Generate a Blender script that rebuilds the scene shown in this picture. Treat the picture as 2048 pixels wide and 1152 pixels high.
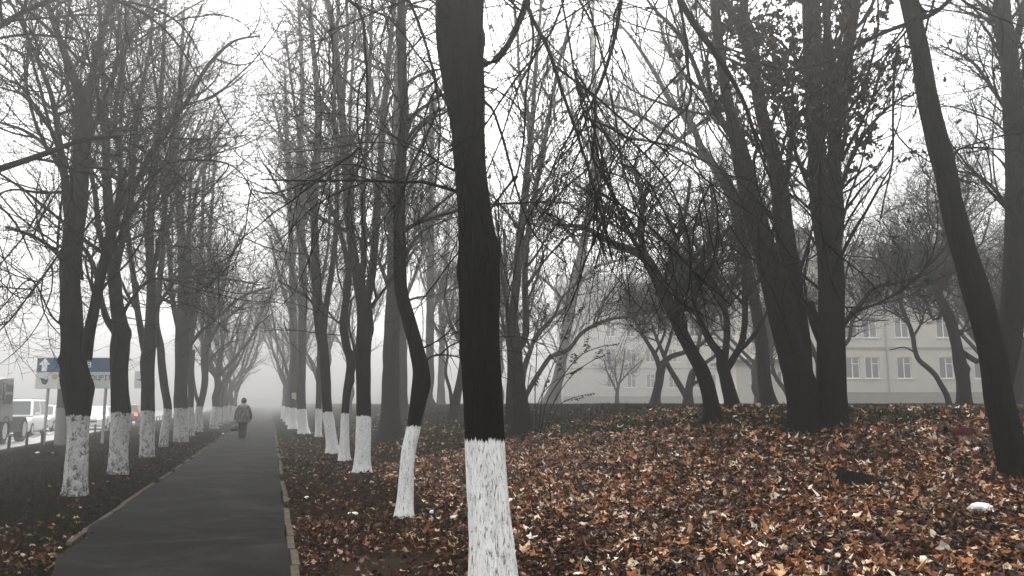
import bpy, bmesh, math, random
import numpy as np
from mathutils import Vector, Matrix

for o in list(bpy.data.objects):
    bpy.data.objects.remove(o)
sc = bpy.context.scene
C = sc.collection
random.seed(5)

# ------------------------------------------------------------------ camera
F = 1600.0                                   # focal length in photo pixels (photo 2048 x 1152)
PITCH = math.atan(230 / F)
CAMZ = 1.5
cd = bpy.data.cameras.new('camera'); cam = bpy.data.objects.new('camera', cd); C.objects.link(cam)
cd.sensor_width = 36; cd.lens = 36 * F / 2048; cd.clip_start = 0.05; cd.clip_end = 1500
cam.location = (0, 0, CAMZ); cam.rotation_euler = (math.pi / 2 + PITCH, 0, 0)
sc.camera = cam

# ------------------------------------------------------------------ light
SUN_EL, SUN_AZ = 56, -15                      # azimuth from +Y towards +X
w = bpy.data.worlds.new('World'); sc.world = w; w.use_nodes = True
nt = w.node_tree; nt.nodes.clear()
sky = nt.nodes.new('ShaderNodeTexSky'); sky.sky_type = 'NISHITA'; sky.sun_disc = False
sky.sun_elevation = math.radians(SUN_EL); sky.sun_rotation = math.radians(SUN_AZ)
sky.air_density = 2.0; sky.dust_density = 2.5; sky.ozone_density = 1.0
hs = nt.nodes.new('ShaderNodeHueSaturation'); hs.inputs['Saturation'].default_value = 0.07
bg = nt.nodes.new('ShaderNodeBackground'); bg.inputs[1].default_value = 0.15
wo = nt.nodes.new('ShaderNodeOutputWorld')
nt.links.new(sky.outputs[0], hs.inputs['Color']); nt.links.new(hs.outputs[0], bg.inputs[0]); nt.links.new(bg.outputs[0], wo.inputs[0])
sl = bpy.data.lights.new('sun', 'SUN'); sl.energy = 1.4; sl.angle = math.radians(35); sl.color = (1, 0.97, 0.93)
so = bpy.data.objects.new('sun', sl); C.objects.link(so)
dv = Vector((math.sin(math.radians(SUN_AZ)) * math.cos(math.radians(SUN_EL)), math.cos(math.radians(SUN_AZ)) * math.cos(math.radians(SUN_EL)), math.sin(math.radians(SUN_EL))))
so.rotation_euler = dv.to_track_quat('Z', 'Y').to_euler()
sc.view_settings.view_transform = 'Standard'; sc.view_settings.look = 'None'
sc.view_settings.exposure = 1.78; sc.view_settings.gamma = 1.0; sc.view_settings.use_curve_mapping = False
sc.cycles.volume_bounces = 1; sc.cycles.max_bounces = 5; sc.cycles.diffuse_bounces = 2; sc.cycles.glossy_bounces = 2
sc.cycles.transmission_bounces = 2; sc.cycles.use_denoising = True
HAZE = 0.0086

# ------------------------------------------------------------------ helpers: terrain and pixels
def sstep(t):
    t = np.clip(t, 0, 1); return t * t * (3 - 2 * t)
def path_s(x, y): return x - (-0.298 * y + 0.14)          # metres right of the path's right edge
def road_s(x, y): return (-7.55 - 0.325 * y) - x          # metres left of the verge's edge
def hgt(x, y):
    x = np.asarray(x, float); y = np.asarray(y, float)
    s = path_s(x, y); r = road_s(x, y)
    h = 1.36 * sstep((s - 1.5) / 8.5) * sstep((y - 4) / 11)
    fade = sstep((s - 0.8) / 1.5) * (1 - sstep((y - 30) / 30) * 0.7)
    h = h + fade * (0.05 * np.sin(x * 0.9 + 1) * np.sin(y * 0.7) + 0.03 * np.sin(x * 2.1 + y * 1.3) + 0.016 * np.sin(x * 4.7 - y * 3.9))
    v = sstep((-s - 2.7) / 1.2) * (1 - sstep((r + 0.6) / 0.6))
    h = h + v * (0.03 * np.sin(x * 1.3) * np.sin(y * 0.9) + 0.02)
    h = h - 0.035 * sstep((s + 2.9) / 0.4) * (1 - sstep((s - 0.35) / 0.3))
    h = h - 0.22 * sstep((r + 0.25) / 0.2)
    edge = np.maximum.reduce([(y - 400) / 40, (x - 320) / 40, (-x - 360) / 40])
    return h + 4 * sstep(edge)
def hz(x, y): return float(hgt(x, y))
def ray(px, py):
    v = (576 - py) / F
    return Vector(((px - 1024) / F, math.cos(PITCH) - v * math.sin(PITCH), math.sin(PITCH) + v * math.cos(PITCH)))
def at(px, py, D):
    d = ray(px, py); t = D / d.y
    return Vector((0, 0, CAMZ)) + d * t, t
def basept(px, D):                            # ground point seen in column px at depth D
    x = (px - 1024) / F * D
    for _ in range(4):
        z = hz(x, D); a = math.atan((z - CAMZ) / D) - PITCH
        t = D / (math.cos(PITCH) - math.tan(a) * math.sin(PITCH)); x = (px - 1024) / F * t
    return Vector((x, D, hz(x, D)))
def gp(px, py):
    d = ray(px, py); t = 2.0
    while t < 200:
        p = Vector((0, 0, CAMZ)) + d * t
        if p.z < hz(p.x, p.y): break
        t += 0.02
    return p

# ------------------------------------------------------------------ helpers: meshes
def link_mesh(name, verts, quads=None, tris=None, mat=None, parent=None, smooth=True, mats=None, mi=None):
    verts = np.asarray(verts, np.float32).reshape(-1, 3)
    me = bpy.data.meshes.new(name)
    q = np.zeros((0, 4), np.int32) if quads is None or len(quads) == 0 else np.asarray(quads, np.int32)
    t = np.zeros((0, 3), np.int32) if tris is None or len(tris) == 0 else np.asarray(tris, np.int32)
    me.vertices.add(len(verts)); me.vertices.foreach_set('co', verts.ravel())
    nl = q.size + t.size; me.loops.add(nl); me.polygons.add(len(q) + len(t))
    me.loops.foreach_set('vertex_index', np.concatenate([q.ravel(), t.ravel()]))
    starts = np.concatenate([np.arange(len(q)) * 4, q.size + np.arange(len(t)) * 3]).astype(np.int32)
    me.polygons.foreach_set('loop_start', starts)
    me.update(calc_edges=True)
    me.polygons.foreach_set('use_smooth', np.full(len(q) + len(t), smooth))
    for m in (mats or ([mat] if mat else [])): me.materials.append(m)
    if mi is not None: me.polygons.foreach_set('material_index', np.asarray(mi, np.int32))
    o = bpy.data.objects.new(name, me); C.objects.link(o)
    if parent: o.parent = parent
    return o
def tag(o, label=None, cat=None, group=None, kind=None):
    if label: o['label'] = label
    if cat: o['category'] = cat
    if group: o['group'] = group
    if kind: o['kind'] = kind
    return o
def thing(name, label, cat, loc=(0, 0, 0), rz=0, group=None):
    o = bpy.data.objects.new(name, None); C.objects.link(o); o.empty_display_size = 0.2
    o.location = loc; o.rotation_euler = (0, 0, rz)
    return tag(o, label, cat, group)
def resample(pts, K):
    pts = np.asarray(pts, float)
    if len(pts) == 2: return pts[0] + (pts[1] - pts[0]) * np.linspace(0, 1, K)[:, None]
    d = np.r_[0, np.cumsum(np.linalg.norm(np.diff(pts[:, :3], axis=0), axis=1) + 1e-6)]
    m = np.gradient(pts, d, axis=0)
    u = np.linspace(0, d[-1], K); i = np.clip(np.searchsorted(d, u, 'right') - 1, 0, len(pts) - 2)
    L = (d[i + 1] - d[i]); t = ((u - d[i]) / L)[:, None]; L = L[:, None]
    return ((2 * t**3 - 3 * t**2 + 1) * pts[i] + (t**3 - 2 * t**2 + t) * L * m[i] + (-2 * t**3 + 3 * t**2) * pts[i + 1] + (t**3 - t**2) * L * m[i + 1])
def tubes(P, R, S, cap=False):                # P (N,K,3), R (N,K) -> verts, quads, tris
    N, K, _ = P.shape
    T = np.gradient(P, axis=1); T /= np.linalg.norm(T, axis=2, keepdims=True) + 1e-9
    mean = T.mean(1); ref = np.where(np.abs(mean[:, :1]) < 0.7, np.array([[1., 0, 0]]), np.array([[0, 1., 0]]))
    A = np.cross(T, ref[:, None, :]); A /= np.linalg.norm(A, axis=2, keepdims=True) + 1e-9
    B = np.cross(T, A)
    th = np.arange(S) / S * 2 * np.pi
    V = P[:, :, None, :] + R[:, :, None, None] * (A[:, :, None, :] * np.cos(th)[None, None, :, None] + B[:, :, None, :] * np.sin(th)[None, None, :, None])
    idx = np.arange(N * K * S).reshape(N, K, S)
    a = idx[:, :-1]; b = idx[:, 1:]
    Q = np.stack([a, np.roll(a, -1, 2), np.roll(b, -1, 2), b], -1).reshape(-1, 4)
    V = V.reshape(-1, 3); tr = None
    if cap:
        V = np.concatenate([V, P[:, -1] + T[:, -1] * R[:, -1:] * 0.5])
        c = N * K * S + np.arange(N); e = idx[:, -1]
        tr = np.stack([e, np.roll(e, -1, 1), np.repeat(c[:, None], S, 1)], -1).reshape(-1, 3)
    return V, Q, tr
def merge(parts):
    vs, qs, ts, off = [], [], [], 0
    for v, q, t in parts:
        vs.append(v)
        if q is not None and len(q): qs.append(np.asarray(q) + off)
        if t is not None and len(t): ts.append(np.asarray(t) + off)
        off += len(v)
    return np.concatenate(vs), (np.concatenate(qs) if qs else None), (np.concatenate(ts) if ts else None)
def bmobj(name, bm, mat, parent=None, smooth=False, bevel=0):
    if bevel:
        bmesh.ops.bevel(bm, geom=bm.edges[:], offset=bevel, segments=2, affect='EDGES', profile=0.5)
    bmesh.ops.recalc_face_normals(bm, faces=bm.faces[:])
    me = bpy.data.meshes.new(name); bm.to_mesh(me); bm.free()
    for p in me.polygons: p.use_smooth = smooth
    me.materials.append(mat)
    o = bpy.data.objects.new(name, me); C.objects.link(o)
    if parent: o.parent = parent
    return o
def abox(bm, x0, x1, y0, y1, z0, z1):
    vs = [bm.verts.new(p) for p in ((x0, y0, z0), (x1, y0, z0), (x1, y1, z0), (x0, y1, z0), (x0, y0, z1), (x1, y0, z1), (x1, y1, z1), (x0, y1, z1))]
    for f in ((0, 3, 2, 1), (4, 5, 6, 7), (0, 1, 5, 4), (1, 2, 6, 5), (2, 3, 7, 6), (3, 0, 4, 7)): bm.faces.new([vs[i] for i in f])
    return vs
def acyl(bm, c, r0, r1, h, seg=16, axis='Z'):
    m = Matrix.Translation(Vector(c))
    if axis == 'X': m = m @ Matrix.Rotation(math.pi / 2, 4, 'Y')
    if axis == 'Y': m = m @ Matrix.Rotation(-math.pi / 2, 4, 'X')
    return bmesh.ops.create_cone(bm, cap_ends=True, segments=seg, radius1=r0, radius2=r1, depth=h, matrix=m @ Matrix.Translation((0, 0, h / 2)))
def loft(bm, rings, cap=True):
    rr = [[bm.verts.new(p) for p in r] for r in rings]
    n = len(rr[0])
    for a, b in zip(rr, rr[1:]):
        for i in range(n): bm.faces.new((a[i], a[(i + 1) % n], b[(i + 1) % n], b[i]))
    if cap: bm.faces.new(rr[0][::-1]); bm.faces.new(rr[-1])
def lattice(p):                               # cheap smooth value noise, p (...,3)
    p = np.asarray(p, float); i = np.floor(p).astype(np.int64); f = p - i; f = f * f * (3 - 2 * f); out = 0
    for dx in (0, 1):
        for dy in (0, 1):
            for dz in (0, 1):
                h = (i[..., 0] + dx) * 374761393 + (i[..., 1] + dy) * 668265263 + (i[..., 2] + dz) * 2147483647
                h = (h ^ (h >> 13)) * 1274126177 & 0xffffffff; h = (h ^ (h >> 16)) & 0xffff
                wgt = (f[..., 0] if dx else 1 - f[..., 0]) * (f[..., 1] if dy else 1 - f[..., 1]) * (f[..., 2] if dz else 1 - f[..., 2])
                out = out + wgt * (h / 65535.0)
    return out

# ------------------------------------------------------------------ materials
class NM:
    def __init__(s, name, rough=0.8, spec=0.3):
        s.m = bpy.data.materials.new(name); s.m.use_nodes = True; s.t = s.m.node_tree; s.b = s.t.nodes['Principled BSDF']
        s.b.inputs['Roughness'].default_value = rough; s.b.inputs['Specular IOR Level'].default_value = spec
        s.tc = s.t.nodes.new('ShaderNodeTexCoord')
    def n(s, typ, **k):
        x = s.t.nodes.new(typ)
        for a, b in k.items():
            if a in x.inputs: x.inputs[a].default_value = b
            else: setattr(x, a, b)
        return x
    def l(s, a, b): s.t.links.new(a, b)
    def coord(s, scale=(1, 1, 1), which='Object'):
        mp = s.n('ShaderNodeMapping'); mp.inputs['Scale'].default_value = scale; s.l(s.tc.outputs[which], mp.inputs[0]); return mp.outputs[0]
    def noise(s, vec, scale, detail=4, rough=0.55, dist=0):
        x = s.n('ShaderNodeTexNoise'); x.inputs['Scale'].default_value = scale; x.inputs['Detail'].default_value = detail
        x.inputs['Roughness'].default_value = rough; x.inputs['Distortion'].default_value = dist
        if vec: s.l(vec, x.inputs['Vector'])
        return x.outputs[0]
    def ramp(s, fac, stops, interp='LINEAR'):
        x = s.n('ShaderNodeValToRGB'); cr = x.color_ramp; cr.interpolation = interp
        while len(cr.elements) < len(stops): cr.elements.new(0.5)
        for e, (p, c) in zip(cr.elements, stops):
            e.position = p; e.color = (c[0], c[1], c[2], 1) if not isinstance(c, float) else (c, c, c, 1)
        s.l(fac, x.inputs[0]); return x.outputs[0]
    def math(s, op, a, b=None):
        x = s.n('ShaderNodeMath'); x.operation = op
        for i, v in enumerate((a, b)):
            if v is None: continue
            if isinstance(v, (int, float)): x.inputs[i].default_value = v
            else: s.l(v, x.inputs[i])
        return x.outputs[0]
    def mix(s, fac, a, b):
        x = s.n('ShaderNodeMix'); x.data_type = 'RGBA'
        for i, v in ((0, fac), (6, a), (7, b)):
            if isinstance(v, (int, float)): x.inputs[i].default_value = v
            elif isinstance(v, tuple): x.inputs[i].default_value = (*v, 1)
            else: s.l(v, x.inputs[i])
        return x.outputs[2]
    def color(s, c):
        if isinstance(c, tuple): s.b.inputs['Base Color'].default_value = (*c, 1)
        else: s.l(c, s.b.inputs['Base Color'])
    def bump(s, hgt_, strength=0.5, dist=0.02):
        x = s.n('ShaderNodeBump'); x.inputs['Strength'].default_value = strength; x.inputs['Distance'].default_value = dist
        s.l(hgt_, x.inputs['Height']); s.l(x.outputs[0], s.b.inputs['Normal'])
    def z(s, which='Object'):
        x = s.n('ShaderNodeSeparateXYZ'); s.l(s.tc.outputs[which], x.inputs[0]); return x.outputs[2]

def bark_mat(name, dark=(0.0022, 0.002, 0.0018), light=(0.010, 0.009, 0.008), paint=None, top=1.22, peel=0.4, spec=0.03):
    m = NM(name, 0.9, spec)
    streak = m.noise(m.coord((26, 26, 3.2)), 1.0, 6, 0.65, 0.6)
    big = m.noise(m.coord((1, 1, 1)), 4.0, 4)
    crack = m.ramp(streak, [(0.395, 0.0), (0.455, 1.0)])
    col = m.mix(m.math('MULTIPLY', crack, big), dark, light)
    hgt_ = streak
    if paint:
        z = m.z(); rag = m.noise(m.coord((38, 38, 4)), 1.0, 5, 0.7); slow = m.noise(m.coord((5, 5, 2)), 1.0, 2)
        lvl = m.math('ADD', m.math('MULTIPLY', rag, 0.15), m.math('MULTIPLY', slow, 0.12))
        edge = m.math('ADD', z, m.math('SUBTRACT', lvl, 0.135))
        fac = m.ramp(m.math('SUBTRACT', edge, top - 0.5), [(0.495, 1.0), (0.508, 0.0)])
        deep = m.noise(m.coord((52, 52, 9)), 1.0, 9, 0.8, 1.6)
        split = m.ramp(deep, [(0.395, 0.0), (0.455, 1.0)])
        fl = m.noise(m.coord((13, 13, 11) if peel > 0.3 else (9, 9, 7)), 1.0, 10, 0.8, 0.8)
        lowmud = m.math('MULTIPLY', m.ramp(z, [(0.0, 0.75), (0.32, 0.0)]), 0.8)
        flake = m.ramp(m.math('SUBTRACT', m.math('SUBTRACT', fl, peel), m.math('MULTIPLY', lowmud, 0.12)), [(0.0, 0.0), (0.05, 1.0)])
        pv = m.noise(m.coord((14, 14, 9)), 1.0, 5)
        pc = m.mix(pv, tuple(c * 0.72 for c in paint), paint)
        f2 = m.math('MULTIPLY', m.math('MULTIPLY', fac, split), flake)
        col = m.mix(f2, m.mix(fac, col, (0.02, 0.019, 0.017) if peel < .3 else (0.09, 0.088, 0.082)), pc)
        hgt_ = m.math('ADD', streak, m.math('MULTIPLY', f2, 0.35))
    m.color(col); m.bump(hgt_, 0.9, 0.02)
    return m.m
M = {}
M['bark'] = bark_mat('dark wet bark')
M['bark_left'] = bark_mat('dark bark with peeling whitewash', paint=(0.56, 0.56, 0.55), top=1.28, peel=0.42)
M['bark_right'] = bark_mat('dark bark with fresh whitewash', paint=(0.88, 0.88, 0.86), top=1.22, peel=0.285)
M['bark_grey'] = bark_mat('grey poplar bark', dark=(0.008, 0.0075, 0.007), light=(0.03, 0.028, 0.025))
M['bark_pale'] = bark_mat('pale smooth bark', dark=(0.10, 0.096, 0.088), light=(0.2, 0.19, 0.17))
m = NM('fine twigs', 0.9, 0.0); m.color((0.004, 0.0036, 0.0033)); M['twig'] = m.m
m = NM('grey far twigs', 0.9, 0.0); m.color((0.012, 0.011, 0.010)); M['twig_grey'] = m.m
def plain(name, col, rough=0.6, spec=0.4, var=0.15, scale=8, emit=None):
    m = NM(name, rough, spec)
    nz = m.noise(m.coord((1, 1, 1)), scale, 5)
    m.color(m.mix(nz, tuple(c * (1 - var) for c in col), tuple(min(1, c * (1 + var)) for c in col)))
    if emit:
        m.b.inputs['Emission Color'].default_value = (*emit[0], 1); m.b.inputs['Emission Strength'].default_value = emit[1]
    return m.m
def leaf_mat(name, stops, rough=0.55, spec=0.35):
    m = NM(name, rough, spec)
    g = m.n('ShaderNodeNewGeometry')
    base = m.ramp(g.outputs['Random Per Island'], stops)
    vein = m.noise(m.coord((1, 1, 1)), 60, 3)
    pt = m.ramp(m.noise(m.coord((1, 1, 1)), 1.1, 3, 0.6), [(0.40, 0.75), (0.55, 0.0)])
    base = m.mix(pt, base, m.mix(0.65, base, (0.012, 0.006, 0.004)))
    m.color(m.mix(m.math('MULTIPLY', vein, 0.5), base, (0.03, 0.012, 0.006)))
    return m.m
M['litter'] = leaf_mat('fallen maple leaves', [(0.0, (0.003, 0.0014, 0.0008)), (0.22, (0.016, 0.0062, 0.0027)), (0.42, (0.080, 0.024, 0.006)), (0.62, (0.22, 0.072, 0.020)), (0.78, (0.44, 0.19, 0.080)), (0.90, (0.78, 0.48, 0.29)), (0.96, (0.95, 0.84, 0.70))], 0.6, 0.15)
M['dark_litter'] = leaf_mat('trodden dark leaves', [(0.0, (0.002, 0.001, 0.0006)), (0.35, (0.014, 0.005, 0.0025)), (0.62, (0.055, 0.019, 0.008)), (0.86, (0.16, 0.068, 0.034)), (0.97, (0.6, 0.42, 0.28))], 0.7, 0.05)
M['hang_leaf'] = leaf_mat('withered leaves still hanging', [(0.0, (0.004, 0.0035, 0.0018)), (0.80, (0.020, 0.017, 0.007)), (0.97, (0.05, 0.025, 0.010)), (1.0, (0.10, 0.05, 0.02))], 0.9, 0.0)
M['grass'] = leaf_mat('short dull grass', [(0.0, (0.003, 0.0035, 0.0012)), (0.6, (0.010, 0.0115, 0.004)), (1.0, (0.03, 0.028, 0.012))], 0.9, 0.0)

# ground: soil, leaf mulch and grass patches by place
m = NM('damp leafy soil', 0.95, 0.0)
v = m.coord((1, 1, 1))
n1 = m.noise(v, 22, 8, 0.75); n2 = m.noise(v, 0.35, 4); n3 = m.noise(v, 75, 4, 0.7)
mulch = m.ramp(n3, [(0.34, (0.002, 0.001, 0.0007)), (0.5, (0.011, 0.0062, 0.004)), (0.62, (0.05, 0.022, 0.012)), (0.74, (0.16, 0.09, 0.055))])
soil = m.ramp(n1, [(0.3, (0.002, 0.0016, 0.001)), (0.7, (0.009, 0.007, 0.004))])
green = m.ramp(n1, [(0.3, (0.002, 0.0025, 0.001)), (0.7, (0.020, 0.024, 0.009))])
sx = m.n('ShaderNodeSeparateXYZ'); m.l(m.tc.outputs['Object'], sx.inputs[0])
side = m.math('ADD', sx.outputs[0], m.math('MULTIPLY', sx.outputs[1], 0.298))      # >0 right of the path
fr = m.ramp(m.math('ADD', m.math('MULTIPLY', side, 0.1), m.math('MULTIPLY', n2, 0.15)), [(0.02, 0.0), (0.14, 1.0)])
patch = m.ramp(n2, [(0.52, 0.0), (0.66, 0.7)])
far_y = m.ramp(m.math('MULTIPLY', m.math('ADD', m.math('ADD', sx.outputs[1], m.math('MULTIPLY', sx.outputs[0], 0.5)), m.math('MULTIPLY', n2, 4.0)), 0.02), [(0.31, 0.0), (0.36, 0.95)])
colr = m.mix(m.math('MAXIMUM', patch, far_y), mulch, green)
coll = m.mix(n2, soil, green)
# trodden bare patch beside the big whitewashed tree
dx = m.math('SUBTRACT', sx.outputs[0], -1.25); dy = m.math('SUBTRACT', sx.outputs[1], 7.9)
rr = m.math('ADD', m.math('ADD', m.math('MULTIPLY', m.math('MULTIPLY', dx, dx), 1.6), m.math('MULTIPLY', m.math('MULTIPLY', dy, dy), 0.7)), m.math('MULTIPLY', n2, 0.5))
bare = m.ramp(rr, [(0.45, 1.0), (1.0, 0.0)])
col = m.mix(bare, m.mix(fr, coll, colr), m.mix(n1, (0.016, 0.011, 0.008), (0.050, 0.036, 0.026)))
m.color(col); m.bump(m.math('ADD', n1, m.math('MULTIPLY', n3, 0.6)), 1.0, 0.04); M['ground'] = m.m

m = NM('worn dark asphalt', 0.85, 0.04)
v = m.coord((1, 1, 1)); f = m.noise(v, 160, 4, 0.7); b = m.noise(m.coord((1.0, 0.5, 1)), 0.9, 5, 0.6); c2 = m.noise(m.coord((0.9, 1.2, 1)), 0.8, 6, 0.7, 0.8)
base = m.ramp(f, [(0.3, (0.002, 0.002, 0.0018)), (0.72, (0.009, 0.0088, 0.008))])
wet = m.mix(m.math('MULTIPLY', m.ramp(c2, [(0.45, 0.0), (0.72, 1.0)]), 0.5), base, (0.014, 0.0138, 0.0128))
m.color(m.mix(m.math('MULTIPLY', b, 0.3), wet, (0.007, 0.007, 0.006)))
m.l(m.ramp(c2, [(0.4, 0.9), (0.7, 0.62)]), m.b.inputs['Roughness']); m.bump(f, 0.5, 0.006); M['asphalt'] = m.m
M['road'] = plain('pale damp road asphalt', (0.12, 0.12, 0.118), 0.45, 0.5, 0.2, 1.2)
M['kerb'] = plain('stained concrete kerb', (0.075, 0.062, 0.05), 0.95, 0.0, 0.9, 9)
M['concrete'] = plain('weathered concrete', (0.33, 0.33, 0.30), 0.9, 0.2, 0.25, 5)
M['paint_white'] = plain('white paint', (0.78, 0.78, 0.77), 0.45, 0.4, 0.05)
M['road_line'] = plain('white road marking', (0.6, 0.6, 0.58), 0.7, 0.3, 0.2, 20)
M['car_white'] = plain('white car paint', (0.80, 0.80, 0.80), 0.25, 0.5, 0.03)
M['car_silver'] = plain('silver car paint', (0.60, 0.61, 0.62), 0.3, 0.5, 0.03)
M['car_red'] = plain('red car paint', (0.30, 0.04, 0.04), 0.3, 0.5, 0.05)
M['truck_paint'] = plain('grey truck paint', (0.12, 0.125, 0.125), 0.4, 0.5, 0.1)
M['black'] = plain('black plastic', (0.015, 0.015, 0.015), 0.6, 0.4)
M['tyre'] = plain('tyre rubber', (0.018, 0.018, 0.018), 0.85, 0.2)
M['chrome'] = plain('dull metal', (0.45, 0.45, 0.46), 0.35, 0.6)
m = NM('dark vehicle glass', 0.08, 0.6); m.color((0.05, 0.055, 0.06)); M['glass'] = m.m
M['head'] = plain('lit headlight', (0.9, 0.9, 0.85), 0.2, 0.5, 0.02, emit=((1.0, 0.97, 0.9), 5))
M['tail'] = plain('lit tail light', (0.6, 0.05, 0.04), 0.3, 0.5, 0.02, emit=((1.0, 0.16, 0.10), 1))
M['steel'] = plain('galvanised steel', (0.34, 0.35, 0.34), 0.5, 0.5, 0.15)
M['sign_blue'] = plain('blue sign face', (0.025, 0.06, 0.14), 0.6, 0.3, 0.1, 3)
M['sign_white'] = plain('off white sign face', (0.52, 0.54, 0.54), 0.5, 0.4, 0.08, 3)
M['sign_ink'] = plain('dark sign ink', (0.03, 0.035, 0.04), 0.6, 0.3)
M['ochre'] = plain('ochre sign ink', (0.38, 0.27, 0.07), 0.6, 0.3)
M['yellow'] = plain('pale yellow plastic notice', (0.42, 0.38, 0.22), 0.5, 0.3, 0.08)
M['post'] = plain('dark painted steel post', (0.03, 0.035, 0.03), 0.7, 0.3, 0.3)
M['wall'] = plain('pale limewashed wall', (0.56, 0.53, 0.47), 0.9, 0.1, 0.08, 1.5)
M['plinth'] = plain('grey cement plinth', (0.30, 0.285, 0.25), 0.9, 0.1, 0.15, 2)
M['roof'] = plain('dark grey sheet roof', (0.10, 0.10, 0.10), 0.7, 0.3, 0.2, 2)
M['frame'] = plain('white window frame', (0.85, 0.85, 0.83), 0.5, 0.4, 0.04)
m = NM('window pane', 0.05, 0.8); m.color((0.12, 0.125, 0.12)); M['pane'] = m.m
M['curtain'] = plain('net curtain', (0.55, 0.54, 0.5), 0.9, 0.1, 0.2, 4)
M['paper'] = plain('white paper', (0.62, 0.62, 0.60), 0.7, 0.2, 0.05, 30)
M['red_cloth'] = plain('dark red cloth', (0.05, 0.002, 0.002), 0.9, 0.1, 0.4, 20)
M['stump'] = bark_mat('rotting mossy stump', dark=(0.008, 0.007, 0.005), light=(0.012, 0.012, 0.008))
M['stump_top'] = plain('weathered cut wood', (0.016, 0.013, 0.010), 0.95, 0.0, 0.6, 30)
m = NM('striped grey coat', 0.9, 0.1)
st = m.noise(m.coord((34, 34, 1.6)), 1.0, 3, 0.6); fz = m.noise(m.coord((1, 1, 1)), 60, 3)
m.color(m.mix(m.ramp(st, [(0.42, 0.0), (0.6, 1.0)]), (0.045, 0.042, 0.038), m.mix(fz, (0.14, 0.135, 0.125), (0.26, 0.25, 0.235)))); m.bump(fz, 0.7, 0.02); M['coat'] = m.m
M['hood'] = plain('pale fleece hood', (0.28, 0.27, 0.25), 0.95, 0.1, 0.3, 30)
M['trousers'] = plain('black trousers', (0.012, 0.012, 0.012), 0.9, 0.1)
M['hair'] = plain('short dark hair', (0.02, 0.016, 0.013), 0.7, 0.3)
M['skin'] = plain('skin', (0.42, 0.26, 0.19), 0.55, 0.3, 0.05)
M['shoe'] = plain('black shoe leather', (0.015, 0.014, 0.013), 0.4, 0.5)
M['bag'] = plain('black leather bag', (0.015, 0.014, 0.014), 0.35, 0.5)

# ------------------------------------------------------------------ ground, path, road
def axis(segs):
    out = []
    for a, b, s in segs: out += list(np.arange(a, b, s))
    return np.array(out + [segs[-1][1]])
gx = axis([(-420, -150, 10), (-150, -60, 3), (-60, -20, 0.7), (-20, 14, 0.2), (14, 40, 0.6), (40, 110, 3), (110, 380, 10)])
gy = axis([(-12, 4, 0.8), (4, 26, 0.16), (26, 60, 0.5), (60, 185, 2), (185, 465, 10)])
X, Y = np.meshgrid(gx, gy); Z = hgt(X, Y)
sgrid = path_s(X, Y)
rough = (lattice(np.stack([X * 2.2, Y * 2.2, X * 0], -1)) - 0.5) * 0.05 + (lattice(np.stack([X * 5, Y * 5, X * 0 + 9], -1)) - 0.5) * 0.035
Z = Z + rough * sstep((sgrid - 0.6) / 0.8) * (Y < 60)
I = np.arange(X.size).reshape(X.shape)
Q = np.stack([I[:-1, :-1], I[:-1, 1:], I[1:, 1:], I[1:, :-1]], -1).reshape(-1, 4)
tag(link_mesh('ground', np.stack([X, Y, Z], -1), Q, None, M['ground']), 'damp ground under leaves and short grass', kind='structure')
def strip(name, off0, off1, y0, y1, z, mat, fn, n=120, wob=0.0, cols=2, parent=None):
    ys = np.linspace(y0, y1, n); V = []
    for c in range(cols):
        o = off0 + (off1 - off0) * c / (cols - 1)
        wv = wob * (np.sin(ys * 1.7 + c) * 0.5 + np.sin(ys * 4.3 + 2 * c) * 0.3) if c in (0, cols - 1) else 0 * ys
        if c == 0 and name == 'footpath': wv = wv + 0.45 * np.exp(-((ys - 5.0) / 2.6) ** 2) + 0.05 * np.sin(ys * 2.9)
        V.append(np.stack([fn(ys) + o + wv, ys, np.full(n, z)], -1))
    V = np.stack(V, 1); I = np.arange(n * cols).reshape(n, cols)
    Q = np.stack([I[:-1, :-1], I[:-1, 1:], I[1:, 1:], I[1:, :-1]], -1).reshape(-1, 4)
    return link_mesh(name, V, Q, None, mat, parent)
pf = lambda y: -0.298 * y + 0.14
rf = lambda y: -7.55 - 0.325 * y
tag(strip('footpath', -2.24, 0.10, -8, 380, 0.012, M['asphalt'], pf, 1200, 0.035), 'dark asphalt footpath running into the fog', kind='structure')
tag(strip('road', -15.5, -0.55, -8, 390, -0.15, M['road'], rf, 60), 'pale asphalt road left of the verge', kind='structure')
for off in (-5.2, -9.0):
    V, Qs = [], []
    for y in np.arange(-4, 150, 6.0):
        b = len(V)
        V += [(rf(y) + off, y, -0.146), (rf(y) + off + 0.13, y, -0.146), (rf(y + 2.5) + off + 0.13, y + 2.5, -0.146), (rf(y + 2.5) + off, y + 2.5, -0.146)]
        Qs.append((b, b + 1, b + 2, b + 3))
    tag(link_mesh('road_marking', V, Qs, None, M['road_line']), 'broken white lane line on the road', kind='structure')
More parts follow.
